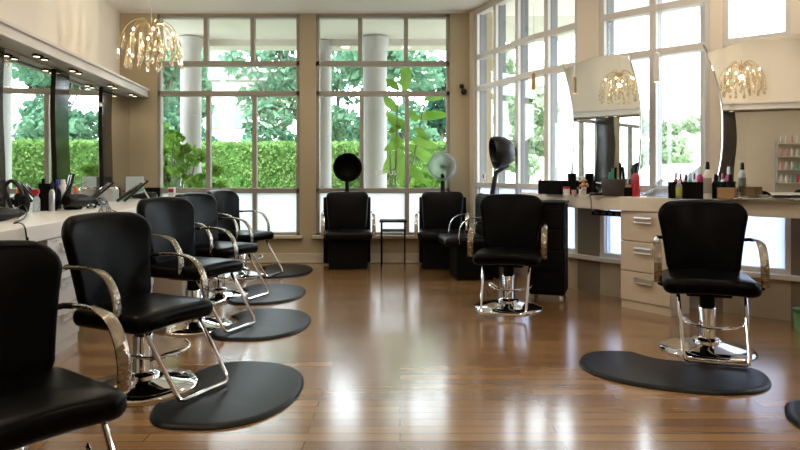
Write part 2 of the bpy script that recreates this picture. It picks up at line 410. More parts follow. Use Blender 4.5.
for nm, a, b, mul in WIN:
    e = empty(nm, kind='structure'); f = G(); ml = G(); gl = G(); fr = G()
    cuts = [a] + [(x-400)/FPX for x in ()] + [b]
    pts = [v2(Wpx(a))] + [Vector(p) for p in WP[1:-1] if v2(Wpx(a)).y > p[1] > v2(Wpx(b)).y] + [v2(Wpx(b))]
    for p, q in zip(pts[:-1], pts[1:]):
        for z, h in ((SILL, .05), (.985, .06), (2.205, .06), (2.60, .06), (HEAD-.05, .05)): wall_poly(f, p, q, z, z+h, -.005, .09)
        wall_poly(gl, p, q, 1.02, HEAD-.01, .045, .051); wall_poly(fr, p, q, SILL+.01, 1.0, .045, .051)
    for x in mul:
        c = v2(Wpx(x)); d = Wdir(Vector((c.x, c.y, 0))); d = Vector((d.x, d.y))
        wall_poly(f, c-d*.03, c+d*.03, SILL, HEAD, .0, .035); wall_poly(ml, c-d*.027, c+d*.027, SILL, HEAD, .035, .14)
    f.build('window_frame', M_frameR, e, smooth=0); ml.build('mullion_shade_core', M_mulshade, e, smooth=0); gl.build('glass_pane', M_glass, e, smooth=0); fr.build('frosted_pane', M_frostR, e, smooth=0)
sl = G()
for i in range(5): wall_poly(sl, WP[i], WP[i+1], SILL-.03, SILL+.01, -.06, .02)
struct(sl.build('trim_4', M_frameR, smooth=0, bevel=.005))
struct(G().box(-5, -4.3, 0, 4.6, -4.1, CZ).build('wall_front', M_tan, smooth=0))

# ------------------------------------------------------------------ counters and drawer units
CL0, CL1 = 0, .875
o = G().box(.01, -11.5, .75, .875, -.12, .85, mL).build('worktop', M_laminate, smooth=0, bevel=.006)
tag(o, 'long white worktop along the mirrored left wall', 'counter')
def drawer_unit(name, loc, rz, w_, d_, h_, m, label, group=None, plinth=.07, nh=3):
    e = empty(name, loc, rz, label=label, cat='cabinet', group=group)      # local: front faces +x, width along y
    G().box(0, -w_/2, plinth, d_-.02, w_/2, h_).build('body', m, e, smooth=0, bevel=.002)
    G().box(0, -w_/2, 0, d_-.012, w_/2, plinth).build('plinth', m, e, smooth=0)
    hh = (h_-plinth)/nh
    for k in range(nh):
        z0 = plinth+k*hh
        dr = G().box(d_-.02, -w_/2+.002, z0+.004, d_, w_/2-.002, z0+hh-.004).build('drawer', m, e, smooth=0, bevel=.002)
        hz = z0+hh*.72; a = .082; b = .020; q = d_+.024
        hnd = G().tube([(q, -a, hz-b), (q, a, hz-b), (q, a, hz+b), (q, -a, hz+b)], .0085, 6, closed=True)
        hnd.tube([(d_, -a, hz+b), (q, -a, hz+b)], .005, 6).tube([(d_, a, hz+b), (q, a, hz+b)], .005, 6)
        hnd.build('handle', M_pull, dr)
    return e
ulab = ['pale drawer unit under the left worktop between the two nearest styling chairs', 'pale drawer unit under the left worktop behind the second and third chairs',
        'pale drawer unit under the far end of the left worktop', 'pale drawer unit under the left worktop beside the camera']
for k, Yc in enumerate((3.99, 5.85, 7.55, 2.13)):
    drawer_unit('drawer_unit', LW(sY(Yc)+.05, .40), TH, .5, .465, .748, M_cabL, ulab[k], 'drawer units under the left worktop')
# right worktop
CF = [(1.27, 6.78), (1.5, 6.22), (1.89, 5.5), (2.79, 4.47), (3.35, 3.75), (3.75, 2.9)]
CB = []
for p in ((4.13, 2.93), (3.93, 3.88), (3.38, 4.68), (2.64, 5.31), (1.93, 6.03), (1.41, 6.92)):
    CB.append(p)
CF2 = [tuple(p) for p in spline([(x, y, 0) for x, y in CF], 5)]
pl = [(p[0], p[1]) for p in CF2] + CB
pl = [(x-.012, y-.012) if i >= len(CF2) else (x, y) for i, (x, y) in enumerate(pl)]
o = G().prism(pl, .835, .955).build('worktop', M_laminR, smooth=0, bevel=.005)
tag(o, 'curved cream worktop under the right window wall', 'counter')
a, b = Vector((1.905, 5.53)), Vector((2.17, 5.14)); d = (b-a).normalized(); c = (a+b)/2; nrm = Vector((d.y, -d.x))
if nrm.y > 0: nrm = -nrm
drawer_unit('drawer_unit', (c.x-nrm.x*.27, c.y-nrm.y*.27, 0), math.atan2(nrm.y, nrm.x), (b-a).length, .27, .833, M_cabR, 'cream three drawer unit under the right worktop')

# ------------------------------------------------------------------ right station mirrors
XT = np.linspace(0, 1, 40); XV = [q.y for q in spline([(0, -.035, 0), (.3, .03, 0), (.62, .03, 0), (.85, -.03, 0), (1, -.095, 0)], 10)][:40]
XT = [q.x for q in spline([(0, -.035, 0), (.3, .03, 0), (.62, .03, 0), (.85, -.03, 0), (1, -.095, 0)], 10)][:40]
def station_mirror(px0, Y0, ang_dir, wd, z0, z1, label):
    e = empty('station_mirror', (0, 0, 0), label=label, cat='mirror', group='wavy station mirrors on the right worktop')
    a = at(px0, Y0); d = Vector((*ang_dir, 0)).normalized(); e.location = (a.x, a.y, .957); e.rotation_euler = (0, 0, math.atan2(d.y, d.x))
    H = z1-z0; n = 30
    def sx(t): return float(np.interp(t, XT, XV))

    Ls = [(-.0+sx(t), t*H) for t in np.linspace(0, 1, n)]
    Rs = [(wd+sx(t), t*H) for t in np.linspace(0, 1, n)]
    top = [(Ls[-1][0]+(Rs[-1][0]-Ls[-1][0])*k/10, H+.05*math.sin(PI*k/10)) for k in range(1, 10)]
    outl = Ls + top + Rs[::-1]; m = len(outl)
    vs = [(x, 0, z) for x, z in outl] + [(x, .012, z) for x, z in outl]
    G().add(vs, [tuple(range(m)), tuple(range(m, 2*m))[::-1]] + [(i, m+i, m+(i+1) % m, (i+1) % m) for i in range(m)]).build('glass', M_mirror, e, smooth=0)
    for nm, S in (('side_rod', Ls), ('side_rod', Rs)):
        pts = [(x, .004, z) for x, z in S]
        if S is Ls: pts.append((S[-1][0]-.03, .004, H+.07))
        G().tube(pts, .008, 8).build(nm, M_chrome, e)
    G().box(-.03, -.03, 0, wd+.03, .05, .012).build('foot_plate', M_chrome, e, smooth=0)
    return e
station_mirror(571, 6.27, (.473, -.881), .81, .957, 2.19, 'wavy station mirror on the right worktop nearer the dryer chairs')
station_mirror(718, 5.06, (.626, -.78), .92, .957, 2.12, 'wavy station mirror on the right worktop cut by the frame edge')

# ------------------------------------------------------------------ styling chairs
def arm_path():
    p = spline([(-.235, .705, 0), (-.12, .712, 0), (-.02, .712, 0), (.075, .685, 0), (.135, .615, 0), (.158, .54, 0), (.160, .45, 0)], 6)
    return [(q.x, q.y) for q in p]
def make_styling_chair():
    e = empty('styling_chair')
    # pump base
    G().lathe([(0, 0), (.287, 0), (.29, .008), (.282, .018), (.22, .034), (.13, .052), (.08, .062), (0, .062)], 48).build('base', M_chrome, e, smooth=50)
    G().lathe([(0, .05), (.085, .05), (.088, .07), (.080, .080), (.060, .088), (.055, .10), (.055, .275), (.05, .283), (0, .283)], 28).build('column', M_chrome, e)
    G().lathe([(0, .27), (.046, .27), (.046, .36), (.03, .37), (0, .37)], 24).box(-.13, -.12, .365, .13, .12, .396).build('seat_mount', M_matte, e)
    lev = spline([(.04, -.02, .13), (.13, -.03, .19), (.16, .05, .21), (.10, .17, .195), (-.04, .21, .19), (-.17, .17, .20), (-.20, .11, .215)], 6)
    G().tube(lev, .0075, 8).tube([(.02, .03, .12), (-.05, .10, .17), (-.10, .19, .195)], .006, 6).build('foot_pump_lever', M_chrome, e)
    # seat and back
    def sfn(x, y, z): return (x, y+.02, .440+z-.35*min(0, y)*0+(.012*math.cos(x*6)))
    G().slab(rrect(.278, .265, .08), .096, .042, sfn, .012).build('seat', M_leather, e, smooth=60)
    def bfn(x, y, z):   # outline y is height
        h = y*.97+.697; t = (h-.44)/.52
        yy = -.225-.11*t + .85*x*x*.9 - z
        return (x, yy, h)
    pts = []
    for x, y in rrect(.238, .26, .10, 7, top=.288): pts.append((x*(1-.03*math.sin((y+.26)/.52*PI)), y+(.022*(1-(x/.29)**2) if y > .1 else 0)))
    G().slab(pts, .085, .038, bfn, .012).build('backrest', M_leather, e, smooth=60)
    for s in (-1, 1):
        P = arm_path(); n = len(P); ws = []; th = []
        for i in range(n):
            u = i/(n-1); k = min(1, max(0, (u-.22)/.2)); ws.append(.020+.028*k); th.append(.018 if u < .3 else .014)
        G().band(P, ws, th, s*.305).build('armrest', M_chromeB, e, smooth=50)
        G().tube([(s*.305, -.20, .706), (s*.285, -.235, .706), (s*.23, -.25, .70)], .012, 8).build('arm_bracket', M_matte, e)
        G().tube([(s*.305, .15, .445), (s*.25, .14, .42)], .01, 6).build('arm_mount', M_matte, e)
    # footrest
    pts = [(-.19, .20, .385), (-.178, .415, .075), (-.170, .432, .045), (-.150, .437, .036), (.150, .437, .036), (.170, .432, .045), (.178, .415, .075), (.19, .20, .385)]
    G().tube(pts, .0115, 10).build('footrest', M_chrome, e)
    return e
chair = make_styling_chair()
SCH = [((-1.28, 2.10), (.80, -.60), 'nearest black styling chair at the left edge, cut by the frame', -.07),
       ((-1.39, 3.46), (.90, -.43), 'black styling chair second in the left row, its whole footrest in view', -.04),
       ((-1.555, 4.82), (.92, -.40), 'black styling chair third in the left row, before the far mat pair', 0),
       ((-1.70, 6.0), (.93, -.37), 'black styling chair fourth in the left row, mostly behind the third', 0),
       ((-1.80, 7.28), (.93, -.36), 'black styling chair farthest in the left row, near the window', 0),
       ((2.0, 4.17), (-.32, -.945), 'black styling chair facing the camera before the right worktop drawers', 0),
       ((.93, 5.49), (-.26, -.965), 'black styling chair in the middle, in front of the side-on dryer chair', 0)]
for i, (p, h, lab, dz) in enumerate(SCH):
    c = chair if i == 0 else copy_tree(chair)
    c.location = (*p, 0); c.rotation_euler = (0, 0, heading(*h))
    for q in bpy.data.objects:
        if q.parent == c and q.name.split('.')[0] not in ('base', 'column', 'foot_pump_lever', 'footrest'): q.location.z = dz
    tag(c, lab, 'chair', 'hydraulic styling chairs')

# ------------------------------------------------------------------ anti-fatigue mats
def mat_outline():
    pts = []
    for k in range(72):
        a = 2*PI*k/72; ca, sa = math.cos(a), math.sin(a)
        x = .51*math.copysign(abs(ca)**.9, ca)
        y = .33+(.38*abs(sa)**.9 if sa > 0 else -.31*abs(sa)**.55)
        if sa < 0 and abs(x) < .285: y = max(y, -.15+math.sqrt(.30**2-x*x))      # cut-out for the pump base
        pts.append((x, y))
    return pts
mo = mat_outline()
mg = G(); n = len(mo); cen = Vector((0, .40))
rings = []
for f, z in ((1, 0), (1, .005), (.985, .013), (.95, .020), (.92, .021)):
    rings.append([((x-cen.x)*f+cen.x, (y-cen.y)*f+cen.y, z) for x, y in mo])
vs = [v for r in rings for v in r]; fs = []
for i in range(len(rings)-1):
    for k in range(n): fs.append((i*n+k, i*n+(k+1) % n, (i+1)*n+(k+1) % n, (i+1)*n+k))
fs += [tuple(range(n))[::-1], tuple(range(4*n, 5*n))]
mg.add(vs, fs)
mat0 = mg.build('floor_mat', M_rubber, smooth=30)
MT = [((-1.23, 3.38), (1, -.05), 'dark half-round rubber mat in front of the second left styling chair'),
      ((-1.40, 4.90), (1, -.03), 'dark half-round rubber mat before the third left styling chair'),
      ((-1.62, 6.12), (1, -.02), 'dark half-round rubber mat before the fourth left styling chair'),
      ((-1.75, 7.58), (1, 0), 'farthest half-round rubber mat, nearest the left window'),
      ((1.70, 4.02), (-.40, -.92), 'dark half-round rubber mat below the right styling chair'),
      ((2.45, 3.10), (-.5, -.87), 'dark rubber mat corner at the right frame edge')]
for i, (p, h, lab) in enumerate(MT):
    c = mat0 if i == 0 else mat0.copy()
    if i: COL.objects.link(c)
    c.location = (*p, 0); c.rotation_euler = (0, 0, heading(*h)); tag(c, lab, 'mat', 'half-round rubber mats')

# ------------------------------------------------------------------ dryer chairs
def make_dryer_chair(hood, lab, hy, tilt, hoodz):
    e = empty('dryer_chair', label=lab, cat='dryer chair', group='hooded dryer chairs')
    G().box(-.235, -.22, 0, .235, .19, .365).build('box_base', M_matte, e, smooth=0, bevel=.015)
    G().box(-.30, -.265, .02, .30, -.215, .86).build('rear_housing', M_matte, e, smooth=0, bevel=.015)
    G().slab(rrect(.285, .27, .06), .10, .04, lambda x, y, z: (x, y+.05, .412+z), .012).build('seat', M_vinyl, e, smooth=60)
    pts = [(x, y) for x, y in rrect(.24, .245, .07, 7, top=.265)]
    G().slab(pts, .09, .04, lambda x, y, z: (x, -.165-.04*(y+.24)+.35*x*x-z, y+.685), .012).build('backrest', M_vinyl, e, smooth=60)
    for s in (-1, 1):
        p = spline([(s*.30, -.20, .66), (s*.315, -.08, .68), (s*.315, .06, .672), (s*.315, .15, .61), (s*.31, .18, .50), (s*.30, .18, .40)], 6)
        G().band([(q.y, q.z) for q in p], [.020+.026*min(1, max(0, (i/(len(p)-1)-.3)*4)) for i in range(len(p))], .013, s*.308).build('armrest', M_chrome, e, smooth=50)
    # hood on its stem; local +y is the sitter's front
    G().tube([(0, -.235, .80), (0, -.235-hy*.3, hoodz-.24), (0, -.215-hy, hoodz-.16), (0, -.19-hy, hoodz-.10)], [.03, .028, .026, .022], 10).build('hood_stem', M_plastic, e)
    m = T(0, -.18-hy, hoodz, rx=-PI/2+tilt)
    h = G(); r = .182
    prof = [(.02, -.105), (.08, -.10), (.132, -.07), (.168, -.01), (r, .06), (r, .125), (r-.012, .135)]
    inner = [(r-.02, .125), (r-.018, .06), (.150, -.005), (.11, -.055), (.0, -.08)]
    h.lathe([(0, -.108)] + prof + inner, 36, m)
    h.build('hood', {'clear': M_hoodclear, 'black': M_matte, 'gloss': M_plastic}[hood], e, smooth=60)
    G().lathe([(0, -.125), (.03, -.125), (.034, -.095), (.02, -.085), (0, -.08)], 16, m).build('hood_motor', M_plastic, e)
    return e
D1 = make_dryer_chair('black', 'black dryer chair with a round black hood at the back left', .02, R(0), 1.235)
D1.location = (-.645, 7.92, 0); D1.rotation_euler = (0, 0, heading(.12, -.99))
D2 = make_dryer_chair('clear', 'black dryer chair with a clear round hood in the back corner', .02, R(0), 1.25)
D2.location = (.52, 7.92, 0); D2.rotation_euler = (0, 0, heading(-.10, -.995))
D3 = make_dryer_chair('gloss', 'black dryer chair seen side-on with its hood before the right window', .22, R(-8), 1.405)
D3.location = (.78, 7.17, 0); D3.rotation_euler = (0, 0, heading(-.995, -.10))

# side table between them
e = empty('side_table', (-.085, 8.0, 0), label='small black two-tier metal side table between the dryer chairs', cat='table')
G().box(-.17, -.14, .555, .17, .14, .58).build('table_top', M_matte, e, smooth=0, bevel=.004)
G().box(-.15, -.12, .44, .15, .12, .458).build('lower_shelf', M_matte, e, smooth=0)
for sx in (-1, 1):
    for sy in (-1, 1): G().tube([(sx*.145, sy*.115, 0), (sx*.145, sy*.115, .56)], .0095, 6).build('leg', M_matte, e)

# black rolling cart
e = empty('rolling_cart', (1.37, 5.90, 0), R(-20), label='tall black rolling cart beside the left end of the right worktop', cat='cart')
G().box(-.16, -.17, .06, .16, .17, .88).build('body', M_matte, e, smooth=0, bevel=.02)
G().box(-.17, -.18, .88, .17, .18, .905).build('top_tray', M_plastic, e, smooth=0, bevel=.01)
for k in range(4): G().box(-.145, -.182, .10+k*.19, .145, -.17, .27+k*.19).build('drawer', M_matte, e, smooth=0, bevel=.006)
for sx in (-1, 1):
    for sy in (-1, 1):
        G().lathe([(0, -.012), (.028, -.012), (.028, .012), (0, .012)], 16, T(sx*.13, sy*.14, .028, ry=PI/2)).box(sx*.13-.016, sy*.14-.01, .03, sx*.13+.016, sy*.14+.01, .065).build('caster', M_steel, e)

# ------------------------------------------------------------------ chandeliers
def make_chandelier(seed=3):
    rnd = random.Random(seed)
    e = empty('chandelier')
    G().tube([(0, 0, .12), (0, 0, .95)], .005, 8).lathe([(0, .93), (.05, .93), (.055, .945), (0, .95)], 20).build('hanging_rod', M_white, e)
    br = G(); bulbs = []; drops = []
    for k in range(18):
        a = 2*PI*k/18+rnd.uniform(-.12, .12); rr = rnd.uniform(.20, .34); ht = rnd.uniform(.06, .16)
        c, s = math.cos(a), math.sin(a)
        P = spline([(0, 0, .10), (c*rr*.35, s*rr*.35, .10+ht*.8), (c*rr*.75, s*rr*.75, .08+ht*.5), (c*rr, s*rr, .0), (c*rr*1.05, s*rr*1.05, -.12)], 5)
        br.tube(P, .0045, 5)
        for u in (.55, .7, .85, 1):
            p = P[int(u*(len(P)-1))]; drops.append((p.x+rnd.uniform(-.02, .02), p.y+rnd.uniform(-.02, .02), p.z-rnd.uniform(.01, .07)))
        if k % 3 == 0: bulbs.append(P[int(.62*(len(P)-1))])
    for k in range(8):
        a = 2*PI*k/8; drops.append((.1*math.cos(a), .1*math.sin(a), rnd.uniform(-.1, .03)))
    br.lathe([(0, .06), (.03, .07), (.035, .12), (.01, .15), (0, .15)], 14).build('branches', M_bronze, e)
    dm = None
    for p in drops:
        if dm is None:
            g = G().lathe([(0, .0), (.004, -.005), (.007, -.02), (.018, -.065), (.020, -.085), (.012, -.105), (0, -.112)], 8)
            o = g.build('crystal_drop', M_crystal, e, smooth=0); dm = o
        else:
            o = dm.copy(); COL.objects.link(o); o.parent = e
        o.location = p; s = rnd.uniform(.7, 1.25); o.scale = (s, s, s*rnd.uniform(.9, 1.3)); o.rotation_euler = (0, 0, rnd.uniform(0, 3))
    bm = None
    for p in bulbs:
        if bm is None: bm = o = G().lathe([(0, -.012), (.010, -.006), (.012, .004), (.006, .018), (0, .022)], 10).build('bulb', M_bulb, e)
        else: o = bm.copy(); COL.objects.link(o); o.parent = e
        o.location = (p.x, p.y, p.z-.02)
    return e
ch = make_chandelier()
for i, (x, y, z) in enumerate(((-2.70, 6.95, 2.60), (-2.30, 3.55, 2.60))):
    c = ch if i == 0 else copy_tree(ch)
    c.location = (x, y, z)
    tag(c, 'crystal drop branch chandelier hanging by the left window' if i == 0 else 'crystal drop branch chandelier over the nearer left chairs, seen in the right mirrors', 'chandelier', 'crystal chandeliers over the left row')
    for h in [k for k in bpy.data.objects if k.parent == c and k.name.startswith('hanging_rod')]: h.scale = (1, 1, .65/.95)
    lamp('POINT', 'chandelier_light', (0, 0, -.02), 13, size=.03, parent=c)

# soffit halogens and unseen ceiling lamps added to fill the room with light
def halogen_pair():
    e = empty('halogen_fixture')
    G().box(-.008, -.10, -.016, .008, .10, -.006).tube([(0, 0, 0), (0, 0, -.012)], .02, 12).build('bar', M_matte, e)
    for s in (-1, 1):
        sh = G().lathe([(0, -.008), (.034, -.010), (.038, -.022), (.033, -.024), (0, -.02)], 18, T(0, s*.075, 0)).build('shade', M_matte, e)
        G().lathe([(0, -.0255), (.025, -.0255), (.026, -.0205), (0, -.0205)], 16, T(0, s*.075, 0)).build('lens', M_halogen, sh)
    return e
hp = halogen_pair()
hlab = ['twin halogen light under the soffit in the far left corner', 'twin halogen light under the soffit at the dark panel nearer the corner', 'twin halogen light under the soffit at the nearer dark panel', 'twin halogen light under the soffit at the left frame edge', 'twin halogen light under the soffit, out past the left frame edge']
for i, Y in enumerate((7.98, 7.22, 6.17, 5.42, 4.6, 3.6, 2.4)):
    c = hp if i == 0 else copy_tree(hp)
    c.location = LW(sY(Y), .13, 2.155); c.rotation_euler = (0, 0, TH); tag(c, hlab[min(i, 4)], 'light', 'halogen lights under the left soffit')
    lamp('SPOT', 'halogen_light', (0, 0, -.04), SPOT_W, size=.04, parent=c, spot=R(130))
dl = empty('fill_light')
G().lathe([(.085, 0), (.085, -.008), (.068, -.01), (.068, 0)], 24, cap=False).build('ring', M_white, dl)
G().lathe([(0, -.003), (.068, -.003), (.068, -.006), (0, -.006)], 24).build('lens', M_halogen, dl)
spots = [(x, y) for y in (-2.0, .4, 2.6, 4.6) for x in (-1.2, .7, 2.4)] + [(-.9, 6.2), (.1, 6.2)]
for i, (x, y) in enumerate(spots):
    c = dl if i == 0 else copy_tree(dl)
    c.location = (x, y, CZ); tag(c, 'added unseen fill light in the ceiling above the salon floor', 'light', 'added ceiling fill lights')
    lamp('AREA', 'fill_lamp', (0, 0, -.012), FILL_W, size=.13, parent=c)

# mini pendants by the right windows
for (px, Y, y0, y1, r, lab, m) in ((533.5, 6.35, 73, 90, .019, 'slim tan tube pendant lamp before the narrow right windows', M_wood), (656.5, 5.2, 52, 82, .022, 'slim white tube pendant lamp between the two station mirrors', M_white)):
    z1 = EYE+(HOR-y0)*Y/FPX; z0 = EYE+(HOR-y1)*Y/FPX; p = at(px, Y)
    e = empty('pendant_lamp', (p.x, p.y, 0), label=lab, cat='lamp', group='tube pendants on the right')
    G().lathe([(r*.8, z0), (r, z0), (r, z1-.01), (r*.4, z1), (0, z1)], 16, cap=False).build('shade', m, e)
    G().tube([(0, 0, z1), (0, 0, CZ)], .0022, 5).build('cord', M_steel, e)
    G().lathe([(0, z0+.002), (r*.7, z0+.004), (r*.7, z0+.02), (0, z0+.02)], 12).build('bulb', M_bulb, e)

# wall sensor on the corner pier
e = empty('wall_sensor', at(462.5, BY-.0), label='small black two-lobed sensor high on the corner pier', cat='sensor')
e.location.z = EYE+(HOR-90)*BY/FPX
G().lathe([(0, 0), (.03, 0), (.032, .03), (.02, .045), (0, .05)], 16, T(-.012, 0, .045, rx=PI/2)).build('upper_lobe', M_plastic, e)
G().lathe([(0, 0), (.036, 0), (.04, .035), (.025, .055), (0, .06)], 16, T(.015, 0, -.025, rx=PI/2)).build('lower_lobe', M_plastic, e)
e = empty('window_tag', (0, 0, 0), label='small red and white sticker low in the first right window', cat='sticker')
p = Wpx(480.5); dd = Wdir(p)
e.location = (p.x+.012, p.y, 1.10); e.rotation_euler = (0, 0, math.atan2(dd.y, dd.x))
G().box(-.03, .03, -.05, .03, .034, .06).build('backing', M_white, e, smooth=0)
G().box(-.018, .027, 0, .018, .03, .045).build('mark', M_red, e, smooth=0)

# ------------------------------------------------------------------ things on the counters
def bottle(loc, h, r, m, mc, label, kind='bottle', cat='bottle', group=None, cap=.25, lab=None, trigger=False, rz=0):
    e = empty(kind, loc, rz, label=label, cat=cat, group=group)
    hb = h*(1-cap)
    G().lathe([(0, 0), (r*.95, 0), (r, .005), (r, hb*.82), (r*.75, hb*.93), (r*.4, hb), (0, hb)], 20).build('body', m, e)
    if trigger:
        G().lathe([(0, hb-.002), (r*.42, hb-.002), (r*.42, hb+h*cap*.4), (0, hb+h*cap*.4)], 12).box(-r*1.5, -.012, hb+h*cap*.4, r*.8, .012, h).box(-r*1.2, -.005, hb+h*cap*.05, -r*.9, .005, hb+h*cap*.5).build('trigger', mc, e, bevel=.002)
    else:
        G().lathe([(0, hb-.002), (r*.5, hb-.002), (r*.55, hb+.01), (r*.42, h), (0, h)], 16).build('cap', mc, e)
    if lab: G().lathe([(r*1.01, hb*.2), (r*1.02, hb*.21), (r*1.02, hb*.7), (r*1.01, hb*.71)], 20, cap=False).build('paper_label', lab, e)
    return e
m_clear = mix_mat('clear_plastic', ('Transparent', (.9, .95, 1), 0), ('Diffuse', (.62, .68, .74), .2), .45)
def jar(loc, h, r, m, mc, label, name='jar'):
    e = empty(name, loc, label=label, cat='jar')
    G().lathe([(0, 0), (r, 0), (r, h*.72), (0, h*.72)], 20).build('body', m, e)
    G().lathe([(0, h*.72), (r*1.03, h*.72), (r*1.03, h), (0, h)], 20).build('lid', mc, e)
    return e
def basket(loc, rz, w_, d_, h_, m, label, name='basket', cat='basket', fill=None, nf=0, seed=1):
    e = empty(name, loc, rz, label=label, cat=cat); t_ = .006
    g = G().box(-w_/2, -d_/2, 0, w_/2, d_/2, t_)
    for a in ((-w_/2, -d_/2, w_/2, -d_/2+t_), (-w_/2, d_/2-t_, w_/2, d_/2), (-w_/2, -d_/2, -w_/2+t_, d_/2), (w_/2-t_, -d_/2, w_/2, d_/2)): g.box(a[0], a[1], 0, a[2], a[3], h_)
    g.build('tub', m, e, smooth=0)
    g = G(); g.tube([(-w_/2, -d_/2, h_), (w_/2, -d_/2, h_), (w_/2, d_/2, h_), (-w_/2, d_/2, h_)], .006, 6, closed=True); g.build('rim', m, e)
    return e
def hair_dryer(loc, rz, label, m=None, tilt=0, s=1.):
    m = m or M_plastic; s *= 1.22
    e = empty('hair_dryer', loc, rz, label=label, cat='hair dryer', group='hair dryers on the left worktop'); e.scale = (s, s, s); e.rotation_euler = (tilt, 0, rz)
    G().lathe([(0, -.11), (.03, -.11), (.042, -.09), (.045, -.03), (.040, .03), (.030, .07), (.026, .09), (0, .09)], 20, T(0, 0, .045, ry=PI/2)).build('barrel', m, e)
    G().lathe([(.026, .085), (.030, .10), (.012, .15), (.010, .15), (.022, .10)], 16, T(0, 0, .045, ry=PI/2)).build('nozzle', m, e)
    G().tube([(-.05, 0, .045), (-.07, .05, .04), (-.085, .13, .03), (-.09, .17, .03)], [.02, .019, .018, .014], 10).build('handle', m, e)
    return e
def flat_iron(loc, rot, label, m=None, L_=.26):
    m = m or M_plastic; L_ *= 1.15
    e = empty('flat_iron', loc, label=label, cat='flat iron', group='flat irons on the left worktop'); e.rotation_euler = rot
    for s in (-1, 1):
        G().tube([(0, s*.006, 0), (L_*.5, s*.018, 0), (L_, s*.03, 0)], [.014, .014, .011], 8).build('arm', m, e)
    G().box(L_*.55, -.028, -.012, L_*.95, -.018, .012).box(L_*.55, .018, -.012, L_*.95, .028, .012).build('plate', M_steel, e, smooth=0)
    return e
def cable(name, pts, label, r=.003, group=None, m=None):
    o = G().tube(spline(pts, 8), r, 6).build(name, m or M_plastic); tag(o, label, 'cable', group); return o

LZ = .851
def lc(px, d, z=LZ):
    """point on the left worktop seen at px, d metres out from the wall"""
    k = (px-400)/FPX
    # solve LW(s,d) with x = k*y
    a = LW(0, d); t = Vector((-math.sin(TH), math.cos(TH), 0))
    s = (k*a.y-a.x)/(t.x-k*t.y); p = a+t*s; return Vector((p.x, p.y, z))
def lb(px, yb, z=LZ):
    """point on the left worktop whose foot is seen at (px, yb)"""
    Y = (EYE-LZ)*FPX/(yb-HOR); p = at(px, Y); p.z = z; return p
# near group at the frame edge
hair_dryer(lb(5, 221), R(75), 'black hair dryer on the left worktop at the frame edge', s=.8)
hair_dryer(lb(-3, 218), R(-20), 'black hair dryer lying behind the cable at the frame edge', s=.75)
e = empty('dryer_holder', lb(13, 214), label='black curved dryer holder with a hanging brush on the left worktop', cat='holder')
G().lathe([(0, 0), (.06, 0), (.055, .012), (0, .014)], 20).build('foot', M_plastic, e)
G().tube(spline([(0, 0, .01), (-.04, 0, .12), (-.07, .02, .20), (-.03, .03, .245), (.03, .03, .20), (.06, .03, .11)], 6), .014, 8).build('hook', M_plastic, e)
G().lathe([(0, -.07), (.03, -.06), (.042, 0), (.03, .06), (0, .07)], 16, T(.065, .03, .075)).build('ring', M_matte, e)
jar(lb(14, 219), .028, .03, mat('lavender_tin', (.42, .38, .46), .4), M_steel, 'low pale lavender tin beside the near hair dryers', 'tin')
cable('dryer_cable', [lb(12, 218, LZ+.03), lb(22, 214, LZ+.07), lb(27, 216, LZ+.04), lb(24, 219, LZ+.006), lb(14, 224, LZ+.006), lb(20, 225, LZ+.012), lc(25, .89, LZ-.004), lc(27, .895, LZ-.09)], 'black cable looping off the front edge of the left worktop', .0045)
e = empty('cable_plug', lc(28, .91, LZ-.17), label='black plug hanging over the front edge of the left worktop', cat='plug')
G().box(-.015, -.02, 0, .015, .02, .09).tube([(0, 0, .09), (-.004, 0, .115)], .007, 6).build('plug_body', M_matte, e, bevel=.003)
G().tube([(0, -.008, 0), (0, -.008, -.02)], .003, 5).tube([(0, .008, 0), (0, .008, -.02)], .003, 5).build('prongs', M_steel, e)
# caddy group
cp = lb(48, 210.5)
basket(cp, TH, .10, .11, .215, M_matte, 'tall black tool caddy on the left worktop under the nearer dark panel', 'tool_caddy', 'caddy')
for i, (dx, h, m, nm, lbl) in enumerate(((-.03, .26, M_matte, 'comb', 'black tail comb standing in the tall black caddy'), (.0, .285, M_steel, 'scissors', 'steel scissors standing in the tall black caddy'), (.04, .275, M_matte, 'hair_brush', 'black brush standing in the tall black caddy'))):
    o = G().box(-.012, -.004, .01, .012, .004, h).build(nm, m, loc=(cp.x+dx, cp.y+dx*.5, cp.z), rot=TH, bevel=.002); tag(o, lbl, nm.replace('_', ' '))
bottle(lb(36.5, 212), .175, .026, m_clear, M_red, 'clear spray bottle with a red trigger left of the black caddy', 'spray_bottle', trigger=True, cap=.3)
bottle(lb(52, 211), .235, .022, M_steel, M_plastic, 'silver and black can right of the black caddy', 'spray_can')
bottle(lb(57.5, 208.5), .25, .03, M_matte, M_blue, 'dark spray bottle with a blue trigger on the left worktop', 'spray_bottle', trigger=True, cap=.3, rz=2)
bottle(lb(63, 208), .25, .04, M_white, M_white, 'white spray can under the nearer dark panel', 'spray_can', cap=.15)
bottle(lb(76, 206.5), .185, .034, M_matte, M_orange, 'dark bottle with an orange top on the left worktop', 'bottle', cap=.33)
hp_ = lb(67, 210)
flat_iron((hp_.x-.02, hp_.y, LZ+.02), (0, R(-78), R(50)), 'black flat iron standing upright right of the blue trigger bottle', L_=.25)
flat_iron((hp_.x-.07, hp_.y-.02, LZ+.02), (0, R(-62), R(30)), 'black flat iron standing slanted at the foot of the upright one', L_=.2)
basket(lb(73, 209), TH, .10, .13, .10, M_matte, 'low black box under the pile of hair dryers', 'storage_box', 'box')
hair_dryer(lb(80, 209.5, LZ+.02), R(75), 'black hair dryer lying right of the low black box', s=1.05)
hair_dryer(lb(88, 206.5), R(150), 'black hair dryer at the back of the pile by the steel pot', s=.8)
flat_iron(lb(84, 209, LZ+.03), (0, R(-38), R(52)), 'black flat iron propped up with its tip in the air', L_=.27)
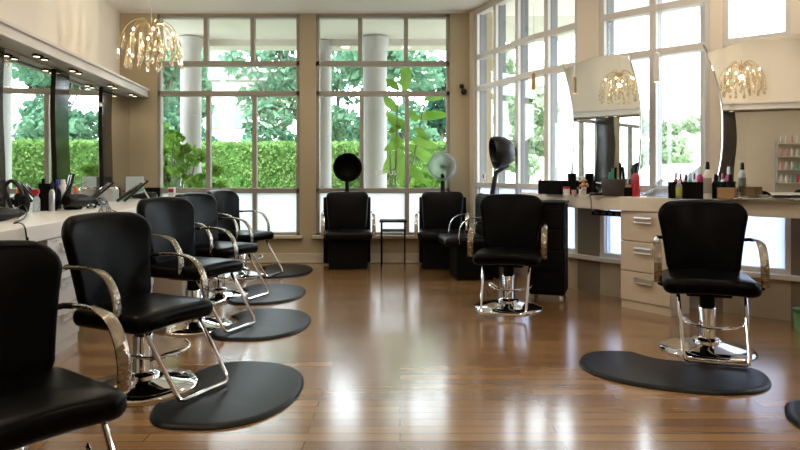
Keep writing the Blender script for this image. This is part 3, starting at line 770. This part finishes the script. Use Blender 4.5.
flat_iron(lb(90, 207, LZ+.03), (0, R(3), R(-62)), 'black flat iron lying right of the propped one')
flat_iron(lb(94, 205, LZ+.03), (0, R(3), R(-50)), 'black flat iron lying nearest the tangled cables')
rc_ = random.Random(2)
for k in range(9):
    u = lambda a: rc_.uniform(-a, a)
    p0 = lb(88+k*1.2+u(1), 206+u(.6), LZ+.03); p1 = lb(94+k*1.3+u(2), 205.5+u(.6), LZ+.06+.02*rc_.random()); p2 = lb(101+k*.9+u(2.5), 207+u(1), LZ+.03+u(.02))
    p3 = lc(99+k*1.8+u(2.5), .82, LZ+.01); p4 = lc(99+k*1.9+u(2.5), .89, LZ-.008); p5 = lc(98+k*2.0+u(3), .895, LZ-.03-.05*rc_.random())
    cable('tool_cable', [p0, p1, p2, p3, p4, p5], 'black cable in the tangle falling off the left worktop', .0034, 'tangled tool cables')
e = empty('glint_pot', lc(109, .12), label='shiny steel pot standing in for a reflection at the foot of the farther dark panel', cat='glint_pot')
G().lathe([(0, 0), (.10, 0), (.105, .01), (.105, .13), (.095, .135), (0, .135)], 28).build('body', M_steel, e)  # added pot imitates a bright reflection low on the panel
G().lathe([(0, .135), (.097, .135), (.08, .155), (.012, .16), (.012, .175), (0, .178)], 28).build('lid', M_chrome, e)
# far station
e = empty('towel_box', lb(134, 199), TH+R(20), label='pale teal and white box on the worktop in the back left corner', cat='box')
G().box(-.10, -.10, 0, .10, .10, .27).build('carton', mat('pale_teal_box', (.50, .58, .56), .6), e, bevel=.004)
G().box(.10, .0, .17, .104, .09, .265).build('front_flap', M_white, e, smooth=0)
bp_ = lb(151, 197.2)
basket(bp_, TH, .26, .16, .12, M_matte, 'black box behind the farthest hair dryers', 'storage_box', 'box')
flat_iron(lb(117, 203, LZ+.02), (0, R(-36), R(40)), 'black flat iron leaning left of the pale teal box', L_=.27)
flat_iron(lb(124, 203, LZ+.02), (0, R(-42), R(35)), 'black flat iron leaning beside the green handled one', L_=.27)
flat_iron(lb(120, 201.5, LZ+.02), (0, R(-24), R(48)), 'green handled flat iron before the pale teal box', M_teal, .25)
flat_iron(lb(135, 199.5, LZ+.02), (0, R(-25), R(150)), 'magenta flat iron lying before the pale teal box', M_magenta, .17)
flat_iron(lb(141, 199, LZ+.02), (0, R(-50), R(165)), 'black flat iron leaning back before the steel wand', None, .2)
o = G().tube([tuple(lb(152, 204, LZ+.006)), tuple(lb(139, 199, LZ+.21))], .009, 8).build('steel_rod', M_steel); tag(o, 'thin steel curling wand leaning over the far worktop', 'wand')
hair_dryer(lb(158, 196), R(20), 'black hair dryer at the far end of the left worktop', s=1.0)
hair_dryer(lb(165, 196.5), R(110), 'black hair dryer lying last before the left window', s=1.0)
hair_dryer(lb(146, 200), R(200), 'black hair dryer before the steel wand in the corner', s=.85)
o = G().tube([tuple(lb(148, 198.5, LZ+.02)), tuple(lb(157, 198.3, LZ+.025))], [.018, .024], 10).build('paddle_brush', M_wood); tag(o, 'wooden brush on the far end of the left worktop', 'brush')
e = empty('card_holder', lb(172, 197.3), R(-20), label='small red and white card box by the left window', cat='box')
G().box(-.045, -.02, 0, .045, .02, .13).build('box', M_white, e, smooth=0)
G().box(-.04, -.023, .065, .04, -.02, .11).build('red_panel', M_red, e, smooth=0)

# right worktop things
RZ = .956
def rc(px, Y, z=RZ): return at(px, Y, z)
bottle(rc(540.5, 6.42), .15, .022, M_pink, M_pink, 'pink bottle left of the black basket on the right worktop', cap=.15)
basket(rc(553.5, 6.22), R(-45), .24, .17, .125, M_matte, 'black basket on the right worktop by the first station mirror')
for i, (px, Y, rr, m, nm, lb) in enumerate(((546, 6.3, .032, M_plastic, 'hair_roller', 'black roller in the black basket, left one'), (551, 6.26, .03, M_plastic, 'hair_roller', 'black roller in the black basket, middle one'), (557, 6.27, .035, M_wood, 'hair_roller', 'tan roller in the black basket'), (562, 6.2, .03, M_plastic, 'hair_roller', 'black roller in the black basket, right one'))):
    q = rc(px, Y, RZ+.105); o = G().lathe([(0, -.04), (rr*.8, -.04), (rr*.8, .04), (0, .04)], 14, T(0, 0, 0, rx=PI/2, rz=i)).build(nm, m, loc=q); tag(o, lb, 'roller', 'rollers in the black basket')
o = G().lathe([(0, 0), (.032, 0), (.042, .20), (.038, .20), (.028, .01), (0, .01)], 20).build('tall_cup', M_matte, loc=rc(572, 6.1)); tag(o, 'tall dark cup behind the red jar on the right worktop', 'cup')
jar(rc(566.5, 5.98), .075, .031, M_white, M_red, 'white jar with a red lid before the black basket')
jar(rc(574, 5.93), .045, .022, M_pink, M_pink, 'small pink jar between the red jar and the flowers')
e = empty('flower_pot', rc(582.5, 5.78), label='small white square pot with pink and cream flowers', cat='flowers')
G().box(-.027, -.027, 0, .027, .027, .055).build('pot', M_white, e, bevel=.003)
g1 = G(); g2 = G(); g3 = G(); rnd = random.Random(5)
for k in range(26):
    a = rnd.uniform(0, 6.28); r_ = rnd.uniform(.0, .05); z = rnd.uniform(.06, .15); gg = (g1, g2, g3)[k % 3]
    gg.lathe([(0, -.012), (.012, -.004), (.014, .004), (.006, .012), (0, .013)], 7, T(r_*math.cos(a), r_*math.sin(a), z, rx=rnd.uniform(-1, 1), ry=rnd.uniform(-1, 1)))
g1.build('pink_blossoms', M_pink, e); g2.build('cream_blossoms', mat('cream_petals', (.75, .68, .45), .7), e); g3.build('leaves', mat('dull_leaf', (.2, .2, .1), .8), e)
flat_iron(rc(590, 5.68, RZ+.016), (0, 0, R(-10)), 'dark flat iron between the flowers and the brown bin', L_=.22)
cable('iron_cable', [rc(600, 5.62, RZ+.02), rc(596, 5.58, RZ+.03), rc(592, 5.64, RZ+.006), rc(589.5, 5.71, RZ+.006), rc(591, 5.60, RZ-.03), rc(591.5, 5.66, RZ-.11), rc(595, 5.75, RZ-.15)], 'black cable dropping over the right worktop to the power strip', .004)
e = empty('storage_bin', rc(615, 5.60), R(-50), label='dark brown oval bin on the worktop below the first station mirror', cat='bin')
G().slab(rrect(.115, .07, .06), .15, .01, lambda x, y, z: (x*(1+z*.6), y*(1+z*.6), z+.075)).build('bin', M_brown, e)
for i, (px, h, m, lb) in enumerate(((607, .21, M_teal, 'teal comb standing in the brown bin, left one'), (611, .24, M_teal, 'teal comb standing in the brown bin, right one'), (615, .25, M_matte, 'black comb standing in the brown bin, left one'), (621, .29, M_matte, 'black comb standing tallest in the brown bin'), (625, .26, M_matte, 'black comb standing in the brown bin, right one'))):
    q = rc(px, 5.60); o = G().box(-.011, -.004, .13, .011, .004, h).build('comb', m, loc=q, rot=(R(4), R(6-3*i), 0), bevel=.002); tag(o, lb, 'comb', 'combs in the brown bin')
e = empty('round_brush', rc(627.5, 5.52), label='black round brush with tan bristles before the red bottle', cat='brush')
G().lathe([(0, 0), (.04, 0), (.043, .01), (.043, .07), (.03, .082), (0, .085)], 20).build('brush_head', M_matte, e)
G().lathe([(.030, .082), (.040, .078), (.036, .098), (.0, .104)], 20).build('bristles', M_bristle, e)
bottle(rc(636, 5.47), .255, .034, M_red, M_plastic, 'tall red bottle with a black cap at the mirror edge', cap=.2, lab=None)
cable('black_cable', [rc(641, 5.5, RZ+.03), rc(645, 5.42, RZ+.012), rc(649, 5.4, RZ+.03), rc(652, 5.36, RZ+.008), rc(655, 5.36, RZ+.05)], 'black cable beside the red bottle on the right worktop', .005)
e = empty('plastic_bag', rc(661, 5.32), label='crumpled clear plastic bag on the worktop between the mirrors', cat='bag')
g = G(); nn = 14; prof = [(.0, 0), (.10, 0), (.115, .03), (.10, .07), (.075, .10), (.05, .125), (0, .14)]
vs = []; rnd = random.Random(9)
for r_, z in prof:
    for k in range(nn):
        a = 2*PI*k/nn; q = r_*(1+rnd.uniform(-.22, .22)); vs.append((q*math.cos(a), q*.6*math.sin(a), z*(1+rnd.uniform(-.15, .15))))
fs = [(i*nn+k, i*nn+(k+1) % nn, (i+1)*nn+(k+1) % nn, (i+1)*nn+k) for i in range(len(prof)-1) for k in range(nn)]
g.add(vs, fs).build('bag_film', m_clear, e, smooth=0)
basket(rc(688.5, 5.02), R(-42), .26, .15, .125, M_matte, 'black caddy of magenta bottles left of the white bottle', 'bottle_caddy', 'caddy')
for i, (px, Y, h, r_, m, mc, lb) in enumerate(((676, 5.12, .20, .02, M_magenta, M_white, 'magenta bottle in the caddy, first from the left'), (680.5, 5.08, .19, .02, M_magenta, M_magenta, 'magenta bottle in the caddy, second from the left'), (686, 5.03, .185, .018, M_magenta, M_plastic, 'magenta bottle with black cap in the caddy'), (690.5, 5.0, .20, .017, M_teal, M_white, 'teal bottle with pale cap in the caddy'), (694.5, 4.97, .19, .016, M_white, M_magenta, 'white tube with magenta cap in the caddy'), (700, 4.93, .245, .025, M_magenta, M_white, 'magenta bottle with a white cap, tallest in the caddy'))):
    bottle(rc(px, Y, RZ+.007), h, r_, m, mc, lb, group='bottles in the black caddy', cap=.25)
bottle(rc(679, 4.93), .155, .023, m_clear, M_white, 'clear spray bottle with a lime label before the black caddy', 'spray_bottle', lab=M_lime, cap=.2)
bottle(rc(707.5, 4.83), .285, .028, M_white, M_plastic, 'white bottle with a black pointed cap right of the caddy', cap=.2, lab=mat('grey_label', (.35, .34, .3), .6))
bottle(rc(716, 4.95), .19, .03, M_matte, M_matte, 'black bottle behind the white one at the second mirror', cap=.25)
e = empty('wooden_box', rc(727, 4.80), R(-38), label='small open light wooden box at the foot of the second mirror', cat='box')
g = G().box(-.06, -.045, 0, .06, .045, .006)
for a in ((-.06, -.045, .06, -.039), (-.06, .039, .06, .045), (-.06, -.045, -.054, .045), (.054, -.045, .06, .045)): g.box(a[0], a[1], 0, a[2], a[3], .09)
g.build('box', M_wood, e, smooth=0)
e = empty('glass_tray', rc(769, 4.60), R(-46), label='long pale glass tray on the right worktop under the second mirror', cat='tray')
G().slab(rrect(.24, .07, .04), .016, .006, lambda x, y, z: (x, y, z+.009)).build('tray', mix_mat('tinted_glass', ('Transparent', (.8, .85, .8), 0), ('Glossy', (.7, .72, .66), .15), .6), e)
e = empty('paddle_brush', rc(783, 4.47, RZ+.02), R(-35), label='black paddle brush lying on the tray near the frame edge', cat='brush')
G().slab(rrect(.06, .035, .03), .02, .009, lambda x, y, z: (x, y, z+.014)).build('brush_head', M_plastic, e)
G().tube([(.05, 0, .014), (.17, 0, .018)], [.012, .009], 8).build('handle', M_plastic, e)
jar(rc(742, 4.74), .03, .035, M_chrome, M_steel, 'shiny low tin left on the worktop before the second mirror', 'tin')
# power strip under the right worktop
e = empty('power_strip', (0, 0, 0), label='black power strip fixed below the right worktop', cat='power strip')
p = rc(609, 5.72); e.location = (p.x, p.y, .775); e.rotation_euler = (0, 0, R(-57))
G().box(-.17, -.03, 0, .17, .03, .045).build('housing', M_matte, e, bevel=.003)
G().tube([(0, 0, .04), (0, 0, .06)], .006, 6).build('bracket', M_matte, e)
for k in range(4): G().box(-.13+k*.075, -.034, .01, -.09+k*.075, -.03, .035).build('socket', M_brown, e, smooth=0)
# green tub on the floor
e = empty('green_tub', at(806.5, 4.68), label='green lidded tub on the floor at the right frame edge', cat='tub')
G().lathe([(0, 0), (.075, 0), (.085, .135), (0, .135)], 24).build('body', M_green, e)
G().lathe([(0, .135), (.092, .135), (.092, .16), (0, .165)], 24).build('lid', M_greendk, e)

# retail shelf on the far side of the right wall, seen only in the mirrors
e = empty('retail_shelf', (3.97, 1.7, 0), label='open steel retail shelf against the right wall, seen in the mirror', cat='shelf')
for k in range(6): G().box(-.16, -.55, .3+k*.32, .16, .55, .315+k*.32).build('shelf_board', M_white, e, smooth=0)
for sx in (-.16, .16):
    for sy in (-.55, .55): G().tube([(sx, sy, 0), (sx, sy, 2.0)], .012, 6).build('post', M_steel, e)
rnd = random.Random(4); prod = [M_white, M_teal, M_pink, M_magenta, M_steel, M_white]
for k in range(2, 6):
    for j in range(9):
        z = .316+k*.32
        if z > 2: continue
        o = G().lathe([(0, 0), (.03, 0), (.03, .13), (.015, .16), (.015, .2), (0, .2)], 10).build('retail_bottle', prod[rnd.randrange(6)], loc=(3.92, 1.7-.46+j*.115, z))
        tag(o, 'product bottle on the retail shelf seen in the mirror', 'bottle', 'product bottles on the retail shelf')

# ------------------------------------------------------------------ outside
struct(G().box(-60, BY+.2, -.25, 60, 90, -.06).build('ground', M_lawn, smooth=0))
struct(G().prism([(4.6, -20), (40, -20), (40, 40), (4.0, 13), (1.0, BY+.2), (1.3, 7.6), (2.2, 6.6), (3.9, 5.0), (4.6, 3)], -.2, -.03).build('pavement', M_pave, smooth=0))
struct(G().box(-8, BY+.2, -.2, 2.5, 11.2, -.03).build('porch_floor', M_pave, smooth=0))
struct(G().box(-6, BY+.2, 3.30, 1.6, 10.6, 3.42).box(-6, 10.2, 3.20, 1.6, 10.6, 3.42).build('eave_back', M_eave, smooth=0))
ev = G()
ev.prism([(1.1, BY+.2), (1.62, 7.05), (2.12, 6.2), (2.8, 5.5), (3.55, 4.85), (4.2, 4.0), (4.35, 2.9), (4.35, -4), (5.9, -4), (5.9, 3.5), (5.4, 5.2), (4.2, 6.5), (3.3, 7.5), (2.6, 10.6), (1.2, 10.6)], 3.34, 3.46)
struct(ev.build('eave_right', M_eave, smooth=0))
struct(G().box(-5, -4.3, CZ+.16, 5, BY+.2, CZ+.5).build('roof', M_stucco, smooth=0))
clab = ['round pale porch column outside the left back window', 'round pale porch column outside the right back window, centre', 'round pale porch column at the left edge of the right back window', 'pale porch column outside the window between the station mirrors']
for k, (px, Y, r_) in enumerate(((191, 10.0, .158), (375, 10.0, .185), (321.5, 10.3, .16), (706, 6.75, .055))):
    p = at(px, Y, -.1); e = empty('porch_column', p, label=clab[k], cat='column', group='porch columns')
    H = 3.38 if k < 3 else 3.44
    G().lathe([(r_, .1), (r_, H-.15)], 32, cap=False).build('shaft', M_column, e)
    G().lathe([(0, 0), (r_*1.3, 0), (r_*1.3, .08), (r_*1.05, .12), (r_, .14)], 32).build('base', M_column, e)
    G().lathe([(r_, H-.2), (r_*1.15, H-.12), (r_*1.15, H), (0, H)], 32).build('capital', M_column, e)

def leaves(n, sampler, size, rnd, elong=1.6):
    """n leaf quads (bent in the middle) as one numpy-built mesh"""
    g = G(); V = []; F = []
    for i in range(n):
        p = Vector(sampler(rnd)); s = size*rnd.uniform(.6, 1.3)
        u = Vector((rnd.uniform(-1, 1), rnd.uniform(-1, 1), rnd.uniform(-1, 1))).normalized(); w_ = u.orthogonal().normalized()
        w_ = (Matrix.Rotation(rnd.uniform(0, 6.28), 3, u) @ w_); nn_ = u.cross(w_)
        b = len(V); a = u*s*elong*.5; c = w_*s*.5
        V += [tuple(p-a), tuple(p+c+nn_*s*.12), tuple(p+a), tuple(p-c+nn_*s*.12)]; F += [(b, b+1, b+2), (b, b+2, b+3)]
    g.v = V; g.f = F; return g
def ball(clusters):
    def f(rnd):
        c = clusters[rnd.randrange(len(clusters))]
        d = Vector((rnd.gauss(0, 1), rnd.gauss(0, 1), rnd.gauss(0, 1))).normalized()*rnd.uniform(.3, 1)**.5
        return (c[0]+d.x*c[3], c[1]+d.y*c[3], c[2]+d.z*c[3]*.75)
    return f
def tree(px, Y, h, rad, m, label, seed, n=2600, size=.16, low=.35, spread=9, group='trees beyond the windows'):
    rnd = random.Random(seed); p = at(px, Y, -.06); e = empty('tree', p, label=label, cat='tree', group=group)
    cl = []
    for k in range(spread):
        a = rnd.uniform(0, 6.28); r_ = rad*rnd.uniform(.1, .75); z = h*rnd.uniform(low, .9)
        cl.append((r_*math.cos(a), r_*math.sin(a), z, rad*rnd.uniform(.28, .5)))
    leaves(n, ball(cl), size, rnd).build('crown', m, e, smooth=0)
    g = G().tube([(0, 0, 0), (.05, 0, h*.3), (-.05, .03, h*.75)], [.10*h/6, .07*h/6, .03], 8)
    for c in cl[:7]: g.tube([(0, 0, h*.35), (c[0]*.6, c[1]*.6, c[2]*.85), (c[0], c[1], c[2])], [.03, .02, .01], 5)
    g.build('trunk', M_bark, e); return e
tl = [('blue green tree at the left edge of the left back window', 160, 17, 5.8, 1.5, M_leafB), ('loose tree behind the first porch column', 184, 22.5, 6.4, 1.2, M_leafB),
      ('full maple-like tree on the right side of the left back window', 283, 17.8, 6.0, 1.5, M_leafB), ('broad tree behind the left porch column of the right back window', 338, 22.5, 6.8, 2.0, M_leafB),
      ('tall tree behind the broad-leaved plant', 404, 17.8, 5.6, 1.6, M_leafB), ('dark green conifer at the right edge of the right back window', 441, 22.5, 5.4, 1.2, M_leafD),
      ('tree seen through the narrowest right window', 486, 14.5, 4.6, .8, M_leafE), ('pale tree seen through the third narrow right window', 527, 20, 4.2, 1.2, M_leafE),
      ('tree far behind the parked car', 665, 24, 4.4, 1.5, M_leafE)]
for k, (lb, px, Y, h, r_, m) in enumerate(tl): tree(px, Y, h, r_, m, lb, 20+k, n=3300, size=.16 if Y > 16 else .13, low=.3, spread=18)
# hedge
rnd = random.Random(11); e = empty('hedge', (0, 0, 0), label='long clipped bright green hedge across the garden behind both back windows', cat='hedge')
def hs(r):
    t = r.random(); x = r.uniform(-9.5, 1.15)
    return (x, 13.75+r.uniform(-.06, .06)+.05*math.sin(x*3), r.uniform(.0, 1.82)) if t < .75 else (x, 13.75+r.uniform(0, .8), 1.80+r.uniform(-.06, .07))
leaves(22000, hs, .052, rnd).build('leaves', M_leafA, e, smooth=0)
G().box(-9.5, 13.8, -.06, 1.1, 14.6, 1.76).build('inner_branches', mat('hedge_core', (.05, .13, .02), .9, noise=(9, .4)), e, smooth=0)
# shrub beside first column
rnd = random.Random(12); p = at(178, 9.4, -.06); e = empty('shrub', p, label='bright green leafy shrub outside the left back window beside the column', cat='shrub')
cl = [(rnd.uniform(-.38, .55), rnd.uniform(-.2, .25), rnd.uniform(.9, 1.95), rnd.uniform(.07, .17)) for k in range(26)] + [(rnd.uniform(-.3, .3), 0, rnd.uniform(.2, 1), .2) for k in range(8)]
leaves(1500, ball(cl), .085, rnd).build('foliage', M_leafC, e, smooth=0)
g = G()
for c in cl: g.tube([(0, 0, 0), (c[0]*.4, c[1], c[2]*.6), (c[0], c[1], c[2])], [.02, .014, .006], 5)
g.build('stems', M_bark, e)
# broad-leaved plant
p = at(401, 9.25, -.06); e = empty('banana_plant', p, label='tall broad-leaved tropical plant outside the right back window', cat='plant')
def blade(root, dirv, L_, W_, droop, parent, name='leaf'):
    g = G(); n = 10; d = Vector(dirv).normalized(); side = d.cross(Vector((.15, -1, .1))).normalized(); V = []; F = []
    up = side.cross(d).normalized()
    for i in range(n+1):
        t = i/n; c = Vector(root)+d*L_*t+Vector((0, 0, -droop*t*t)); wd = W_*math.sin(PI*min(1, t*.93+.05))**.8
        V += [tuple(c-side*wd*.5+up*wd*.12), tuple(c), tuple(c+side*wd*.5+up*wd*.12)]
        if i: b = 3*i; F += [(b-3, b-2, b+1, b), (b-2, b-1, b+2, b+1)]
    g.v = V; g.f = F; g.build(name, M_leafC, parent, smooth=60)
st = G()
def P2(px, py): return ((px-400)/FPX*9.25-p.x, 0, EYE+(HOR-py)*9.25/FPX+.06)
for a, b in (((395, 200), (398, 85)), ((403, 215), (425, 100)), ((392, 215), (390, 150))):
    q0, q1 = P2(*a), P2(*b); st.tube([(q0[0]*.5, 0, 0), q0, q1], [.02, .016, .009], 6)
st.build('stems', M_bark, e)
for (a, b, w_, dr, dy) in (((405, 92), (406, 62), .17, 0, 0), ((399, 90), (386, 78), .12, .0, .2), ((397, 112), (383, 96), .14, .02, -.2), ((400, 128), (386, 112), .14, .02, .1), ((424, 100), (448, 96), .12, .08, -.1), ((417, 118), (450, 114), .14, .05, .15),
    ((417, 122), (408, 108), .12, 0, .1), ((415, 128), (427, 140), .12, .04, -.2), ((412, 140), (436, 148), .16, .06, -.2), ((408, 145), (440, 168), .16, .05, .1), ((404, 140), (386, 150), .15, .05, -.1), ((402, 150), (384, 172), .18, .03, .1),
    ((404, 155), (400, 185), .16, .0, -.2), ((402, 125), (388, 132), .1, .02, .2), ((410, 132), (396, 118), .1, 0, -.2), ((404, 165), (425, 182), .15, .04, -.2), ((398, 150), (392, 125), .12, 0, .15)):
    q0, q1 = Vector(P2(*a)), Vector(P2(*b)); dv = q1-q0; L_ = dv.length; blade(q0, (dv.x, dy*L_, dv.z+dr), L_*1.02, w_, dr, e)
# low shrubs right of it
tree(432, 11.5, 1.5, .55, M_leafC, 'low bright shrub behind the clear hood', 61, n=900, size=.1, low=.3, spread=7, group='garden shrubs')
# white house
e = empty('white_house', at(228, 26, -.06), label='white two-storey house beyond the hedge', cat='house')
G().box(-2.4, 0, 0, 1.6, 5, 5.0).build('walls', M_house, e, smooth=0)
G().add([(-2.7, -.3, 5), (1.9, -.3, 5), (1.9, 5.3, 5), (-2.7, 5.3, 5), (-.4, -.3, 6.6), (-.4, 5.3, 6.6)], [(0, 1, 4), (3, 5, 2), (0, 4, 5, 3), (1, 2, 5, 4), (0, 3, 2, 1)]).build('roof', M_roofm, e, smooth=0)
M_hpane = mat('house_pane', (.20, .25, .26), .3); M_shut = mat('grey_shutter', (.30, .36, .36), .7)
for x, z in ((-1.5, 3.1), (.45, 3.1), (-1.5, 1.0), (.45, 1.0), (-.5, 3.1)):
    f = G().box(x-.2, -.05, z-.05, x+.2, .02, z+.95).build('window', M_frame, e, smooth=0)
    G().box(x-.15, -.07, z, x+.15, -.05, z+.9).build('pane', M_hpane, f, smooth=0)
    G().box(x-.34, -.06, z-.03, x-.22, 0, z+.93).build('shutter', M_shut, e, smooth=0); G().box(x+.22, -.06, z-.03, x+.34, 0, z+.93).build('shutter', M_shut, e, smooth=0)
# pale building across the street on the right
e = empty('pale_building', at(700, 27, -.06), R(-38), label='pale building across the street outside the right windows', cat='building')
G().box(-8, 0, 0, 9, 6, 6.5).build('walls', M_stucco, e, smooth=0)
for k in range(6):
    for z in (1.0, 3.6):
        f = G().box(-6.8+k*2.4, -.04, z, -5.8+k*2.4, .02, z+1.4).build('window', M_frameR, e, smooth=0)
        G().box(-6.7+k*2.4, -.06, z+.08, -5.9+k*2.4, -.04, z+1.32).build('pane', mat('pale_pane', (.3, .35, .38), .2), f, smooth=0)
G().box(-8.2, -.4, 6.5, 9.2, 6.2, 6.8).build('cornice', M_stucco, e, smooth=0)
# parked car
e = empty('parked_car', at(694, 12.5, -.03), R(8), label='silver car parked outside the window between the station mirrors', cat='car')
side = [(-2.1, .35), (-2.15, .62), (-1.9, .80), (-1.15, .92), (-.55, 1.38), (.55, 1.42), (1.2, 1.05), (1.95, .98), (2.1, .7), (2.1, .35)]
def car_prism(pts, y0, y1, m, name):
    n = len(pts); vs = [(x, y0, z) for x, z in pts] + [(x, y1, z) for x, z in pts]
    return G().add(vs, [tuple(range(n)), tuple(range(n, 2*n))[::-1]] + [(i, n+i, n+(i+1) % n, (i+1) % n) for i in range(n)]).build(name, m, e, smooth=20, bevel=.05)
car_prism(side, -.85, .85, M_car, 'body')
for y in (-.86, .845): car_prism([(-.98, .93), (-.5, 1.30), (.0, 1.34), (.0, .93)], y, y+.015, M_dark, 'side_window'); car_prism([(.06, .93), (.06, 1.34), (.5, 1.34), (1.02, 1.0)], y, y+.015, M_dark, 'side_window')
for x in (-1.35, 1.35):
    for y in (-.86, .70):
        wh = G().lathe([(0, 0), (.31, 0), (.33, .03), (.33, .14), (.31, .16), (0, .16)], 24, T(x, y+.16, .33, rx=PI/2)).build('wheel', M_matte, e)
        G().lathe([(0, -.01), (.19, -.005), (.2, .17), (0, .17)], 16, T(x, y+.16, .33, rx=PI/2)).build('hubcap', M_steel, wh)
